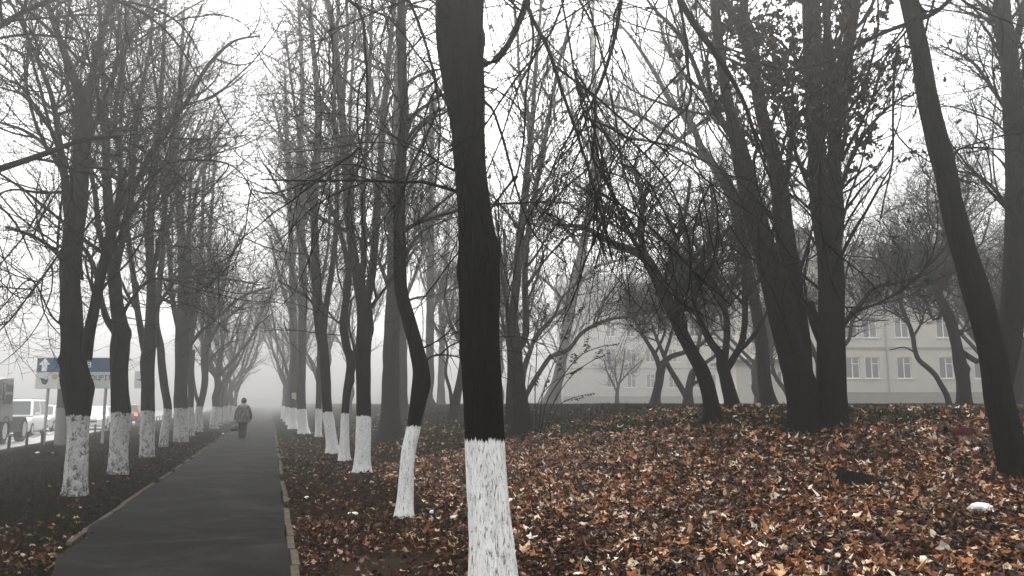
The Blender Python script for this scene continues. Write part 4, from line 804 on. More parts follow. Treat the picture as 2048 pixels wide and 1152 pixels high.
px_tree('plum_tree', 'gnarled dark tree with sawn stubs and swollen knot, between the leaning trunk and the building', OG, 21.0,
  [(1928, 822, 30), (1928, 790, 27), (1926, 760, 26), (1922, 735, 26), (1915, 700, 22), (1908, 670, 21), (1900, 640, 20), (1888, 615, 18), (1877, 590, 16), (1878, 568, 16), (1895, 548, 15), (1910, 530, 12), (1920, 500, 9), (1940, 450, 6)],
  [[(1908, 668, 14), (1918, 665, 12), (1925, 664, 11)], [(1918, 700, 12), (1940, 715, 12), (1960, 725, 10), (1985, 700, 8), (2005, 660, 6)], [(1878, 585, 10), (1860, 560, 8), (1850, 520, 7), (1830, 470, 5)], [(1890, 620, 8), (1870, 640, 6), (1850, 600, 5), (1820, 560, 4)], [(1910, 530, 9), (1890, 470, 7), (1880, 400, 6), (1870, 340, 4)]],
  'orchard', S=24, K=80, zmin=2.0, f=1.25, counts=1.4, burls=[(1.05, 1, 0, .10, .35)], seed=81)
px_tree('plum_tree', 'slim grey tree slanting up left in front of the pale building windows', OG, 25.0,
  [(1901, 806, 13), (1893, 790, 11), (1882, 770, 10), (1870, 750, 10), (1855, 735, 10), (1838, 720, 9.5), (1830, 700, 9), (1826, 675, 9), (1818, 650, 8), (1808, 625, 7), (1797, 590, 6), (1790, 540, 5), (1785, 480, 3)],
  [[(1826, 675, 5), (1845, 640, 4.5), (1850, 600, 4), (1870, 560, 3)], [(1818, 650, 5), (1795, 630, 4), (1760, 620, 3), (1730, 640, 2)], [(1830, 705, 3.5), (1810, 695, 3), (1780, 700, 2)], [(1797, 590, 4), (1770, 550, 4), (1740, 500, 3)]],
  'orchard', mat='bark_grey', S=16, K=70, zmin=2.6, f=1.3, counts=1.3, seed=82)
px_tree('plum_tree', 'dark small tree half hidden at the right edge behind the upright trunk', OG, 24.0,
  [(2040, 815, 26), (2038, 770, 22), (2042, 720, 20), (2036, 660, 16), (2044, 600, 12), (2030, 520, 7)], [[(2040, 740, 12), (2010, 680, 10), (1998, 640, 8), (2005, 580, 6)], [(2042, 700, 10), (2075, 640, 8), (2090, 560, 5)], [(2036, 660, 8), (1990, 600, 6), (1960, 550, 4)]], 'orchard', S=16, K=60, zmin=2, f=1.3, counts=1.2, seed=83)
# --- backdrop trees in the fog that fill the crowns
BG = 'misty trees deep in the park'
b1 = auto('ash_tree', 'tall misty bare tree far behind the forked leaning tree', BG, 1000, 52, 'tall', .2, 16, 4, 5, .9, 'bark_grey', 201, twig='twig_grey', counts=.9, zmin=3)
for px, D, rz, s, lb in [(940, 62, 1.0, 1.05, 'misty bare tree far behind, hidden low down by the nearest big trunk'), (700, 62, 3.3, 1.0, 'misty bare tree behind the fork of the third right row tree'),
                     (1120, 72, 4.1, 1.0, 'misty bare tree far behind the arching grey stems'), (1980, 46, .4, .9, 'misty bare tree before the building at the right edge')]:
    copy_tree(b1, basept(px, D), rz, s, lb)
b2 = auto('plum_tree', 'dense crowned tree hidden low down by the double maple', OG, 1645, 25, 'orchard', .14, 6.2, 1.6, 5, 1.3, 'bark_grey', 210, f=1.3, counts=1.2, zmin=2.2)
for px, D, rz, s, lb in [(1990, 30, 5.2, 1.2, 'dense crowned tree behind the upright trunk at the right edge'), (1515, 33, 2.0, 1.1, 'dense crowned misty tree just left of the double maple')]:
    copy_tree(b2, basept(px, D), rz, s, lb)

# ------------------------------------------------------------------ building
def window(bm_unused, root, cx, y, cz, wd, ht, lit):
    bm = bmesh.new(); t = .07
    x0, x1, z0, z1 = cx - wd / 2, cx + wd / 2, cz - ht / 2, cz + ht / 2
    abox(bm, x0, x0 + t, y + .10, y + .17, z0, z1); abox(bm, x1 - t, x1, y + .10, y + .17, z0, z1)
    abox(bm, x0 + t, x1 - t, y + .10, y + .17, z0, z0 + t); abox(bm, x0 + t, x1 - t, y + .10, y + .17, z1 - t, z1)
    abox(bm, cx - .035, cx + .035, y + .105, y + .165, z0 + t, z1 - t); abox(bm, cx + .036, x1 - t, y + .108, y + .16, cz + ht * .18, cz + ht * .18 + .05)
    win = bmobj('window', bm, M['frame'], root)
    bm = bmesh.new(); abox(bm, x0 + .01, x1 - .01, y + .125, y + .135, z0 + .01, z1 - .01); bmobj('pane', bm, M['pane'], win)
    bm = bmesh.new(); abox(bm, x0 - .1, x1 + .1, y - .1, y + .10, z0 - .05, z0 - .003); bmobj('sill', bm, M['frame'], win)
    if lit:
        bm = bmesh.new()
        for sgn in (-1, 1):
            n = 8; a = cx + sgn * (wd / 2 - .02); vs0 = []
            for k in range(n + 1):
                xx = a - sgn * k * .035; yy = y + .20 + (.02 if k % 2 else 0); vs0.append((bm.verts.new((xx, yy, z0)), bm.verts.new((xx, yy, z1))))
            for (p, q), (r_, s_) in zip(vs0, vs0[1:]): bm.faces.new((p, r_, s_, q))
        bmobj('curtain', bm, M['curtain'], win)
def facade(root, x0, x1, y, z0, z1, holes, mat, depth=.3):
    xs = sorted({x0, x1, *[h[0] for h in holes], *[h[1] for h in holes]}); zs = sorted({z0, z1, *[h[2] for h in holes], *[h[3] for h in holes]})
    bm = bmesh.new()
    def q(*p): bm.faces.new([bm.verts.new(v_) for v_ in p])
    for a, b in zip(xs, xs[1:]):
        for c, d in zip(zs, zs[1:]):
            if any(h[0] <= a and b <= h[1] and h[2] <= c and d <= h[3] for h in holes): continue
            q((a, y, c), (b, y, c), (b, y, d), (a, y, d))
    for h in holes:
        a, b, c, d = h
        q((a, y, c), (a, y + depth, c), (a, y + depth, d), (a, y, d)); q((b, y, c), (b, y, d), (b, y + depth, d), (b, y + depth, c))
        q((a, y, d), (a, y + depth, d), (b, y + depth, d), (b, y, d)); q((a, y, c), (b, y, c), (b, y + depth, c), (a, y + depth, c))
        q((a, y + depth, c), (b, y + depth, c), (b, y + depth, d), (a, y + depth, d))
    return bm, q
def building(D, xa, xb, zt, cols, rows, name, label, lit):
    root = thing(name, label, 'building', (0, 0, 0)); z0 = 1.1; holes = []; wins = []; wd, ht = 1.08, 1.6
    for c in cols:
        cx = (c - 1024) / F * D
        for ri, cz in enumerate(rows):
            holes.append((cx - wd / 2, cx + wd / 2, cz - ht / 2, cz + ht / 2)); wins.append((cx, cz, (c * 7 + ri) % 3 == 0 or c in lit))
    bm, q = facade(root, xa, xb, D, z0, zt, holes, None)
    q((xa, D, z0), (xa, D, zt), (xa, D + 12, zt), (xa, D + 12, z0)); q((xb, D, z0), (xb, D + 12, z0), (xb, D + 12, zt), (xb, D, zt)); q((xa, D + 12, z0), (xa, D + 12, zt), (xb, D + 12, zt), (xb, D + 12, z0))
    bmobj('wall', bm, M['wall'], root)
    bm = bmesh.new(); abox(bm, xa - .06, xb + .06, D - .07, D - .003, .9, 2.3); bmobj('plinth', bm, M['plinth'], root)
    bm = bmesh.new(); abox(bm, xa - .05, xb + .05, D - .06, D - .003, 5.45, 5.65); bmobj('string_course', bm, M['plinth'], root)
    bm = bmesh.new(); pts = [(D - .5, zt), (D + 12.5, zt), (D + 6, zt + 2.6)]
    loft(bm, [[(xa - .4, a, b) for a, b in pts], [(xb + .4, a, b) for a, b in pts]]); rfo = bmobj('roof', bm, M['roof'], root)
    bm = bmesh.new(); abox(bm, xa + 3, xa + 4, D + 4, D + 4.7, zt + 1.2, zt + 3.4); bmobj('chimney', bm, M['plinth'], rfo)
    for px in (cols[len(cols) // 3] + 30, cols[-3] + 40):
        bm = bmesh.new(); acyl(bm, ((px - 1024) / F * D, D - .12, 2.3), .06, .06, zt - 2.3, 10); bmobj('drainpipe', bm, M['steel'], root)
    for cx, cz, l in wins: window(None, root, cx, D, cz, wd, ht, l)
building(60.0, (1560 - 1024) / F * 60, 52.0, 12.2, [1600, 1655, 1703, 1742, 1806, 1890, 1960, 2030, 2110, 2180, 2260], [4.1, 7.15, 10.2], 'apartment_building', 'pale block with white framed windows behind the double maple, nearer and clearer of two', (1703, 1742))
building(96.0, (1125 - 1024) / F * 96, (1640 - 1024) / F * 96, 15.4, [1222, 1262, 1300, 1345, 1390, 1430, 1475, 1520, 1560, 1600], [4.1, 7.15, 10.2, 13.25], 'apartment_building', 'faint farther block almost lost in fog behind the bent orchard trees', ())
def annex():
    D = 50.0; x0, x1 = (1470 - 1024) / F * D, (1583 - 1024) / F * D; root = thing('low_annex', 'low flat roofed outbuilding with dark eave in front of the pale block', 'building', (0, 0, 0))
    hs_ = [((x0 + x1) / 2 - .9, (x0 + x1) / 2 - .1, 2.7, 3.5), (x1 - 1.0, x1 - .3, 2.7, 3.5)]
    bm, q = facade(root, x0, x1, D, 1.1, 4.0, hs_, None)
    q((x0, D, 1.1), (x0, D, 4.0), (x0, D + 5, 4.0), (x0, D + 5, 1.1)); q((x1, D, 1.1), (x1, D + 5, 1.1), (x1, D + 5, 4.0), (x1, D, 4.0)); q((x0, D + 5, 1.1), (x0, D + 5, 4.0), (x1, D + 5, 4.0), (x1, D + 5, 1.1))
    bmobj('wall', bm, M['wall'], root)
    bm = bmesh.new(); abox(bm, x0 - .3, x1 + .3, D - .4, D + 5.3, 4.005, 4.2); bmobj('roof', bm, M['roof'], root)
    for h in hs_: window(None, root, (h[0] + h[1]) / 2, D, (h[2] + h[3]) / 2, h[1] - h[0], h[3] - h[2], False)
annex()

# ------------------------------------------------------------------ vehicles
ROADZ = -0.15
RDIR = math.atan2(0.325, 1.0)                 # heading of the road, turned left of +Y
def wheel(root, x, y, r, wd):
    bm = bmesh.new(); acyl(bm, (x - wd / 2, y, r), r, r, wd, 28, 'X'); wh = bmobj('wheel', bm, M['tyre'], root, bevel=0.015)
    bm = bmesh.new(); acyl(bm, (x - wd / 2 - .006, y, r), r * .62, r * .62, wd + .012, 20, 'X'); bmobj('rim', bm, M['chrome'], wh)
def car(label, px, D, mat, kind, facing, group='cars on the road', lights=True):
    """length along local Y, front at -Y. kind: van / sedan / hatch"""
    x = (px - 1024) / F * D
    root = thing('parked_van' if kind == 'van' else 'car', label, 'van' if kind == 'van' else 'car', (x, D, ROADZ + .004), RDIR if facing else RDIR + math.pi, group)
    W = .88 if kind != 'van' else .92; L = 4.3
    H = {'van': 1.82, 'hatch': 1.52, 'sedan': 1.45}[kind]
    # body side profile: (y, z) of the bonnet line, as rings across the width
    def ring(y, zlo, zhi, hw):
        return [(-hw * .93, y, zlo), (-hw, y, zlo + .12), (-hw, y, zhi - .10), (-hw * .93, y, zhi), (hw * .93, y, zhi), (hw, y, zhi - .10), (hw, y, zlo + .12), (hw * .93, y, zlo)]
    bm = bmesh.new(); belt = .95 if kind != 'van' else 1.02
    loft(bm, [ring(-2.15, .32, .62, W * .80), ring(-2.08, .24, .74, W * .92), ring(-1.8, .2, .84, W), ring(-1.1, .2, belt - .02, W), ring(0, .2, belt, W), ring(1.6, .2, belt + .03, W), ring(2.0, .22, belt, W * .97), ring(2.14, .34, belt - .12, W * .9)])
    bmobj('body', bm, mat, root, smooth=False, bevel=.02)
    # cabin
    if kind == 'van': base = (-1.35, 2.02); roof = (-.62, 1.9)
    elif kind == 'hatch': base = (-1.15, 1.98); roof = (-.35, 1.45)
    else: base = (-1.1, 1.55); roof = (-.3, .9)
    bz = belt - .03; wr = W * .78
    bm = bmesh.new(); b0, b1 = base; r0, r1 = roof
    lo = [(-W * .97, b0, bz), (W * .97, b0, bz), (W * .97, b1, bz), (-W * .97, b1, bz)]; hi = [(-wr, r0, H - .03), (wr, r0, H - .03), (wr, r1, H - .03), (-wr, r1, H - .03)]
    hh = [(-wr * .9, r0 + .12, H), (wr * .9, r0 + .12, H), (wr * .9, r1 - .1, H), (-wr * .9, r1 - .1, H)]
    loft(bm, [lo, hi, hh]); bmobj('cabin', bm, mat, root, bevel=.012)
    def quad_glass(name, pts, off, mt=M['glass']):
        pts = [Vector(p) for p in pts]; c = sum(pts, Vector()) / 4; n = (pts[1] - pts[0]).cross(pts[3] - pts[0]).normalized()
        bm = bmesh.new(); fr = [c + (p - c) * .86 + n * off for p in pts]; bk = [p - n * .02 for p in fr]
        loft(bm, [bk, fr]); bmobj(name, bm, mt, root)
    quad_glass('windscreen', [lo[0], lo[1], hi[1], hi[0]], .008); quad_glass('rear_window', [lo[2], lo[3], hi[3], hi[2]], .008)
    for s in (1, -1):
        A, B_, Cc, Dd = (lo[1], lo[2], hi[2], hi[1]) if s > 0 else (lo[3], lo[0], hi[0], hi[3])
        A, B_, Cc, Dd = map(Vector, (A, B_, Cc, Dd)); m0 = A.lerp(B_, .5); m1 = Dd.lerp(Cc, .5)
        quad_glass('side_window', [A, m0, m1, Dd], .008); quad_glass('side_window', [m0, B_, Cc, m1], .008)
    for s in (-1, 1):
        bm = bmesh.new(); loft(bm, [[(s * W * .5, -2.13, .60), (s * W * .86, -2.09, .60), (s * W * .86, -2.07, .76), (s * W * .5, -2.12, .74)][::s], [(s * W * .5, -1.99, .60), (s * W * .88, -1.95, .60), (s * W * .88, -1.93, .77), (s * W * .5, -1.98, .76)][::s]])
        bmobj('headlight', bm, M['head'] if lights and facing else M['chrome'], root)
        bm = bmesh.new(); abox(bm, min(s * W * .62, s * W * .92), max(s * W * .62, s * W * .92), 2.02, 2.155, belt - .30, belt - .12); bmobj('tail_light', bm, M['tail'] if lights and not facing else M['red_cloth'], root)
        bm = bmesh.new(); abox(bm, min(s * (W + .01), s * (W + .2)), max(s * (W + .01), s * (W + .2)), -1.05, -.93, belt, belt + .14); bmobj('mirror', bm, mat, root, bevel=.02)
        for yy in (-1.35, 1.35): wheel(root, s * (W - .08), yy, .32, .2)
    bm = bmesh.new(); abox(bm, -W * .45, W * .45, -2.17, -2.10, .46, .58); bmobj('grille', bm, M['black'], root)
    bm = bmesh.new(); abox(bm, -W * .97, W * .97, -2.2, -2.02, .26, .42); bmobj('bumper', bm, mat, root, bevel=.02)
    bm = bmesh.new(); abox(bm, -W * .97, W * .97, 2.06, 2.22, .28, .46); bmobj('bumper', bm, M['black'], root, bevel=.02)
    bm = bmesh.new(); abox(bm, -.26, .26, -2.225, -2.205, .30, .41); bmobj('number_plate', bm, M['paint_white'], root)
    if kind in ('van', 'hatch'):
        bm = bmesh.new()
        for s in (-1, 1): abox(bm, s * wr * .82 - .015, s * wr * .82 + .015, r0 + .25, r1 - .2, H + .03, H + .055); abox(bm, s * wr * .82 - .015, s * wr * .82 + .015, r0 + .3, r0 + .34, H - .01, H + .03); abox(bm, s * wr * .82 - .015, s * wr * .82 + .015, r1 - .3, r1 - .26, H - .01, H + .03)
        bmobj('roof_rail', bm, M['black'], root)
    return root
car('white boxy people carrier with lit headlights, next behind the truck', 52, 42.5, M['car_white'], 'van', True)
car('pale car with lit headlights between the sign post and the concrete pole', 98, 49, M['car_silver'], 'hatch', True)
car('white low car with headlights on between the two nearest whitewashed trees', 203, 52, M['car_white'], 'sedan', True)
car('red car seen from behind with glowing tail lights through the fog', 270, 66, M['car_red'], 'hatch', False)
def truck():
    D = 32.5; x = (-42 - 1024) / F * D
    root = thing('truck', 'big grey truck with tall mirrors cut off by the left edge of the photo', 'truck', (x, D, ROADZ + .004), RDIR)
    W = 1.22
    bm = bmesh.new()
    def ring(y, z0, z1, hw): return [(-hw, y, z0), (hw, y, z0), (hw, y, z1), (-hw, y, z1)]
    loft(bm, [[(-W * .9, -1.05, .9), (W * .9, -1.05, .9), (W * .86, -.95, 2.5), (-W * .86, -.95, 2.5)], [(-W, -.9, .9), (W, -.9, .9), (W * .93, -.75, 2.62), (-W * .93, -.75, 2.62)], [(-W, .9, .9), (W, .9, .9), (W * .93, .9, 2.7), (-W * .93, .9, 2.7)]])
    bmobj('cab', bm, M['truck_paint'], root, bevel=.03)
    bm = bmesh.new(); loft(bm, [[(-W * .82, -1.052, 1.55), (W * .82, -1.052, 1.55), (W * .78, -.99, 2.35), (-W * .78, -.99, 2.35)], [(-W * .82, -1.0, 1.55), (W * .82, -1.0, 1.55), (W * .78, -.93, 2.35), (-W * .78, -.93, 2.35)]]); bmobj('windscreen', bm, M['glass'], root)
    for s in (-1, 1):
        bm = bmesh.new(); abox(bm, min(s * (W - .02), s * (W + .006)), max(s * (W - .02), s * (W + .006)), -.55, .45, 1.6, 2.25); bmobj('side_window', bm, M['glass'], root)
        bm = bmesh.new(); acyl(bm, (s * (W + .02), -.95, 1.75), .014, .014, .72, 8); abox(bm, min(s * (W - .05), s * (W + .2)), max(s * (W - .05), s * (W + .2)), -.965, -.935, 2.38, 2.41); abox(bm, min(s * (W - .05), s * (W + .2)), max(s * (W - .05), s * (W + .2)), -.965, -.935, 1.78, 1.81)
        bmobj('mirror_arm', bm, M['black'], root)
        for z0, z1 in ((1.62, 2.0), (2.08, 2.38)):
            bm = bmesh.new(); abox(bm, s * (W + .24) - .12, s * (W + .24) + .12, -1.0, -.9, z0, z1); bmobj('mirror', bm, M['black'], root, bevel=.03)
        bm = bmesh.new(); abox(bm, s * .85 - .18, s * .85 + .18, -1.16, -1.06, .62, .82); bmobj('headlight', bm, M['chrome'], root)
        for yy in (-.1, 2.9): wheel(root, s * (W - .16), yy, .52, .3)
        bm = bmesh.new(); V = []
        for k in range(9):
            a = math.pi * k / 8; V.append((math.cos(a) * .62, math.sin(a) * .62))
        r0 = [(s * (W - .33), -.1 + a, .52 + b) for a, b in V] + [(s * (W - .33), -.1 + a * .93, .52 + b * .93) for a, b in V[::-1]]
        loft(bm, [r0, [(s * (W + .02), p[1], p[2]) for p in r0]]); bmobj('mudguard', bm, M['black'], root)
    bm = bmesh.new(); abox(bm, -W + .02, W - .02, .55, 2.3, .42, 1.05); bmobj('side_skirt', bm, M['black'], root)
    bm = bmesh.new(); abox(bm, -W, W, -1.15, -.95, .45, .95); bmobj('bumper', bm, M['black'], root, bevel=.03)
    bm = bmesh.new(); abox(bm, -W * .6, W * .6, -1.075, -1.03, 1.0, 1.35); bmobj('grille', bm, M['black'], root)
    bm = bmesh.new(); abox(bm, -.45, .45, .5, 3.8, .6, .88); bmobj('chassis', bm, M['black'], root)
truck()

# ------------------------------------------------------------------ street furniture
def chain_fence():
    root = thing('chain_fence', 'low fence of short dark posts joined by sagging chain along the road', 'fence', (0, 0, 0))
    ys = [15.6 + 2.05 * i for i in range(34)]; tops = []; post0 = None
    for i, y in enumerate(ys):
        x = -16.02 - .325 * (y - 26) - .0; z = hz(x + .25, y)
        if post0 is None:
            bm = bmesh.new(); acyl(bm, (0, 0, -.1), .045, .045, .52, 12); acyl(bm, (0, 0, .42), .052, .03, .05, 12); post0 = bmobj('post', bm, M['post'], root); p = post0
        else: p = post0.copy(); C.objects.link(p)
        p.parent = root; p.location = (x, y, 0.0); tops.append(Vector((x, y, .40)))
    ch0 = None
    for a, b in zip(tops, tops[1:]):
        pts = []
        for k in range(9):
            t = k / 8; q = a.lerp(b, t); q.z -= .10 * 4 * t * (1 - t); pts.append(q - a)
        if ch0 is None:
            P = np.array([tuple(p) for p in pts])[None]; P = np.stack([resample(P[0], 33)]); rad = np.where(np.arange(33) % 2, .013, .007)[None]
            V, Qd, _ = tubes(P, rad, 6); c = link_mesh('chain', V, Qd, None, M['post'], root); ch0 = c
        else: c = ch0.copy(); C.objects.link(c)
        c.parent = root; c.location = a
chain_fence()
def road_sign():
    D = 30.0
    a, ta = at(75, 715, D); b, _ = at(75, 777, D); c, _ = at(247, 711, D)
    root = thing('road_sign', 'wide road sign, blue band over white panel, behind the nearest left tree', 'sign', (a.x, D, 0)); W = c.x - a.x; zt = a.z; zb = b.z; zm = zt - (zt - zb) * .47
    bm = bmesh.new(); abox(bm, 0, W, 0, .05, zb, zt); bmobj('frame', bm, M['steel'], root)
    bm = bmesh.new(); abox(bm, .02, W - .02, -.012, -.002, zm + .002, zt - .02); bmobj('blue_panel', bm, M['sign_blue'], root)
    bm = bmesh.new(); abox(bm, .02, W - .02, -.012, -.002, zb + .02, zm - .002); bmobj('white_panel', bm, M['sign_white'], root)
    k = (zt - zm)
    bm = bmesh.new(); X0 = .30; Y0 = zm + .03
    pts = [(-.10, 0), (.10, 0), (.10, k * .45), (.21, k * .45), (0, k * .9), (-.21, k * .45), (-.10, k * .45)]
    loft(bm, [[(X0 + p[0], -.018, Y0 + p[1]) for p in pts], [(X0 + p[0], -.013, Y0 + p[1]) for p in pts]]); bmobj('arrow', bm, M['paint_white'], root)
    def text(s, x, z, size, mat, al='LEFT'):
        cu = bpy.data.curves.new('lettering', 'FONT'); cu.body = s; cu.size = size; cu.extrude = .002; cu.align_x = al; cu.offset = size * .012
        o = bpy.data.objects.new('lettering', cu); C.objects.link(o); me = bpy.data.meshes.new_from_object(o.evaluated_get(bpy.context.evaluated_depsgraph_get())); bpy.data.objects.remove(o); o = bpy.data.objects.new('lettering', me); C.objects.link(o); me.materials.clear(); me.materials.append(mat); o.parent = root; o.location = (x, -.016, z); o.rotation_euler = (math.pi / 2, 0, 0)
    ppm = F / D
    text('в', (174 - 75) / ppm, zm + .17, .36, M['paint_white']); text('ПЕРВОЦВІТ', (226 - 75) / ppm, zm - .30, .25, M['sign_ink'], 'RIGHT')
    text('→', (184 - 75) / ppm, zm - .50, .16, M['sign_ink'])
    bm = bmesh.new(); cx, cz = .36, zm - .30
    pts = [(-.17, .09), (-.05, .05), (.05, .02), (.13, .07), (.10, -.08), (.03, -.17), (-.10, -.14), (-.14, -.03)]
    loft(bm, [[(cx + p[0], -.018, cz + p[1]) for p in pts], [(cx + p[0], -.013, cz + p[1]) for p in pts]]); bmobj('emblem', bm, M['sign_ink'], root)
    bm = bmesh.new(); acyl(bm, ((113 - 75) / ppm, -.018, zm - .17), .11, .11, .005, 24, 'Y'); bmobj('emblem', bm, M['ochre'], root)
    for px in (98, 213):
        x = (px - 75) / ppm; bm = bmesh.new(); acyl(bm, (x, .11, hz(a.x + x, D) - .2), .055, .055, zt - .1 - hz(a.x + x, D) + .2, 14); bmobj('post', bm, M['steel'], root)
road_sign()
def small_sign():
    D = 43.0; a, _ = at(270, 742, D); b, _ = at(290, 777, D)
    root = thing('street_sign', 'small pale square sign seen between the second and third left trees', 'sign', (a.x, D, 0)); W = 1.0
    bm = bmesh.new(); abox(bm, 0, W, 0, .04, b.z, a.z); bmobj('board', bm, M['sign_white'], root, bevel=.01)
    bm = bmesh.new(); z = (a.z + b.z) / 2; pts = [(.12, -.03), (.3, -.03), (.3, -.1), (.42, 0), (.3, .1), (.3, .03), (.12, .03)]
    loft(bm, [[(p[0], -.008, z + p[1]) for p in pts], [(p[0], -.002, z + p[1]) for p in pts]]); bmobj('arrow', bm, M['sign_ink'], root)
    bm = bmesh.new(); acyl(bm, (W * .8, .08, -.2), .05, .05, a.z + .1, 12); bmobj('post', bm, M['steel'], root)
small_sign()
def pole():
    D = 29.0; b = basept(122, D); root = thing('concrete_pole', 'tall round concrete utility pole behind the nearest left tree, whitewashed foot, paper notice', 'pole', tuple(b))
    m = NM('concrete pole with whitewashed foot', .9, .2); z = m.z(); nz = m.noise(m.coord((1, 1, 1)), 9, 5)
    e = m.math('ADD', z, m.math('MULTIPLY', nz, .06)); base = m.mix(nz, (.05, .049, .045), (.09, .088, .08))
    band = m.ramp(m.math('MULTIPLY', e, .2), [(.0, (.26, .26, .25)), (.27, (.24, .24, .23)), (.275, (.04, .04, .038)), (.342, (.04, .04, .038)), (.347, (.06, .059, .054)), (1., (.06, .059, .054))], 'LINEAR')
    m.color(m.mix(.35, band, base)); m.bump(nz, .4, .01)
    A = np.array([(0, 0, -.2, .235), (-.02, 0, 1.5, .225), (-.14, 0, 5, .19), (-.29, 0, 9, .15), (-.40, 0, 12, .125)]); A = resample(A, 40)
    V, Qd, T = tubes(A[None, :, :3], A[None, :, 3], 28, cap=True); link_mesh('shaft', V, Qd, T, m.m, root)
    bm = bmesh.new(); pts = []
    for zz in (2.0, 2.42):
        for k in range(7): t = -.6 + 1.2 * k / 6 - math.pi / 2 - .45; pts.append((math.cos(t) * .235 - .03, math.sin(t) * .235, zz))
    vs = [bm.verts.new(p) for p in pts]
    for k in range(6): bm.faces.new((vs[k], vs[k + 1], vs[k + 8], vs[k + 7]))
    bmesh.ops.solidify(bm, geom=bm.faces[:], thickness=.003); bmobj('notice', bm, M['paper'], root)
pole()
def yellow():
    p, t = at(589, 793, 46.3); root = thing('notice_board', 'small yellow notice hung on a foggy tree beside the footpath', 'notice', tuple(p))
    bm = bmesh.new(); pts = [(-.16, .22), (.16, .20), (.15, -.10), (.06, -.20), (-.03, -.13), (-.15, -.12)]
    loft(bm, [[(a, -.012, b) for a, b in pts], [(a, .012, b) for a, b in pts]]); bmobj('panel', bm, M['yellow'], root)
    bm = bmesh.new(); acyl(bm, (0, 0, .18), .01, .01, .08, 8); bmobj('hook', bm, M['steel'], root)
yellow()

# ------------------------------------------------------------------ small things on the ground
def stump():
    b = gp(1712, 972); root = thing('tree_stump', 'dark rotting tree stump half buried in the bright leaves', 'stump', tuple(b)); rg = np.random.default_rng(4)
    n = 40; rings = []
    for k, (z, r) in enumerate([(-.1, .30), (.0, .27), (.06, .235), (.11, .22), (.155, .205)]):
        rings.append([((r * (1 + .13 * (lattice(np.array([math.cos(t) * 2, math.sin(t) * 2, 3.])) - .5) * 2 + .04 * math.sin(9 * t))) * math.cos(t), r * (.9 + .1 * math.sin(3 * t)) * math.sin(t), z + (-.045 * math.cos(t) + rg.normal(0, .010) if k > 2 else 0)) for t in np.linspace(0, 2 * math.pi, n, endpoint=False)])
    bm = bmesh.new(); loft(bm, rings); bmobj('bark', bm, M['stump'], root)
    bm = bmesh.new(); top = [(x * .9, y * .9, z + .004) for x, y, z in rings[-1]]; low = [(x * .9, y * .9, z - .03) for x, y, z in rings[-1]]; loft(bm, [low, top]); bmobj('cut_top', bm, M['stump_top'], root)
stump()
def stick(name, label, pts, D=None):
    g = gp(*pts[0][0][:2]); P = []
    root = thing(name, label, 'branch', tuple(g))
    arr = []
    for line in pts:
        L = []
        for (px, py, wpx, lift) in line:
            if lift == 0: q = gp(px, py) + Vector((0, 0, .02))
            else: q, _ = at(px, py, g.y)
            L.append((*(q - g), wpx / 2 * g.y / F))
        A = resample(np.array(L), 14); arr.append(A)
    A = np.stack(arr); V, Qd, T = tubes(A[:, :, :3], A[:, :, 3], 8, cap=True)
    link_mesh('stick', V, Qd, T, M['bark'], root)
stick('fallen_branch', 'thin dark fallen branch with raised twig right of the nearest white base', [[(1022, 1026, 8, 0), (1050, 1020, 7, 0), (1080, 1022, 6, 0), (1112, 1028, 4, 0)], [(1090, 1022, 4, 0), (1097, 1008, 3.4, 1), (1101, 990, 2.5, 1), (1096, 978, 1.6, 1)]])
stick('fallen_branch', 'curved dead branch arched over the leaves left of the double maple', [[(1530, 812, 5, 1), (1548, 806, 4.5, 1), (1562, 812, 4, 1), (1578, 832, 3, 1)], [(1528, 812, 3, 1), (1545, 820, 3, 1), (1552, 834, 2.5, 1), (1556, 842, 2, 1)]])
def scrap(name, label, cat, px, py, wpx, hpx, mat, seed):
    g = gp(px, py); rg = np.random.default_rng(seed); t = g.y / F; a, b = wpx * t / 2, max(hpx * t / 2, .012)
    bm = bmesh.new(); bmesh.ops.create_icosphere(bm, subdivisions=3, radius=1)
    for v_ in bm.verts:
        q = np.array(v_.co); s = .65 + .8 * float(lattice(q * 1.9 + seed)) * .8 + .25 * float(lattice(q * 5 + seed)); v_.co = Vector((q[0] * a * s, q[1] * a * .8 * s, max(-.02, q[2] * b * s * .9)))
    o = bmobj(name, bm, mat); o.location = g + Vector((0, 0, b * .55 + .02)); o.rotation_euler = (0, 0, rg.uniform(-.4, .4)); return tag(o, label, cat)
scrap('crumpled_paper', 'big crumpled white paper in the leaves near the leaning right trunk', 'litter', 1966, 1028, 40, 22, M['paper'], 1)
scrap('paper_scrap', 'flat white scrap lying left of the crooked tree foot', 'litter', 706, 1032, 17, 6, M['paper'], 2)
scrap('paper_scrap', 'small white scrap close to the right kerb of the footpath', 'litter', 613, 1000, 9, 6, M['paper'], 3)
scrap('paper_scrap', 'pale rounded scrap between the crooked tree and the nearest white base', 'litter', 907, 1041, 11, 9, M['paper'], 4)
scrap('paper_scrap', 'small white scrap just right of the crooked tree foot', 'litter', 863, 1029, 8, 7, M['paper'], 5)
scrap('paper_scrap', 'tiny white scrap on the grass between fence and nearest left tree', 'litter', 75, 908, 8, 4, M['paper'], 6)
scrap('paper_scrap', 'tiny white scrap on the near part of the footpath', 'litter', 201, 1133, 8, 4, M['paper'], 7)
scrap('paper_scrap', 'white scrap behind the third right row tree beside the footpath', 'litter', 700, 948, 6, 4, M['paper'], 8)
scrap('paper_scrap', 'white scrap at the grass edge left of the walking person', 'litter', 446, 869, 5, 3, M['paper'], 9)
g = gp(1935, 876)
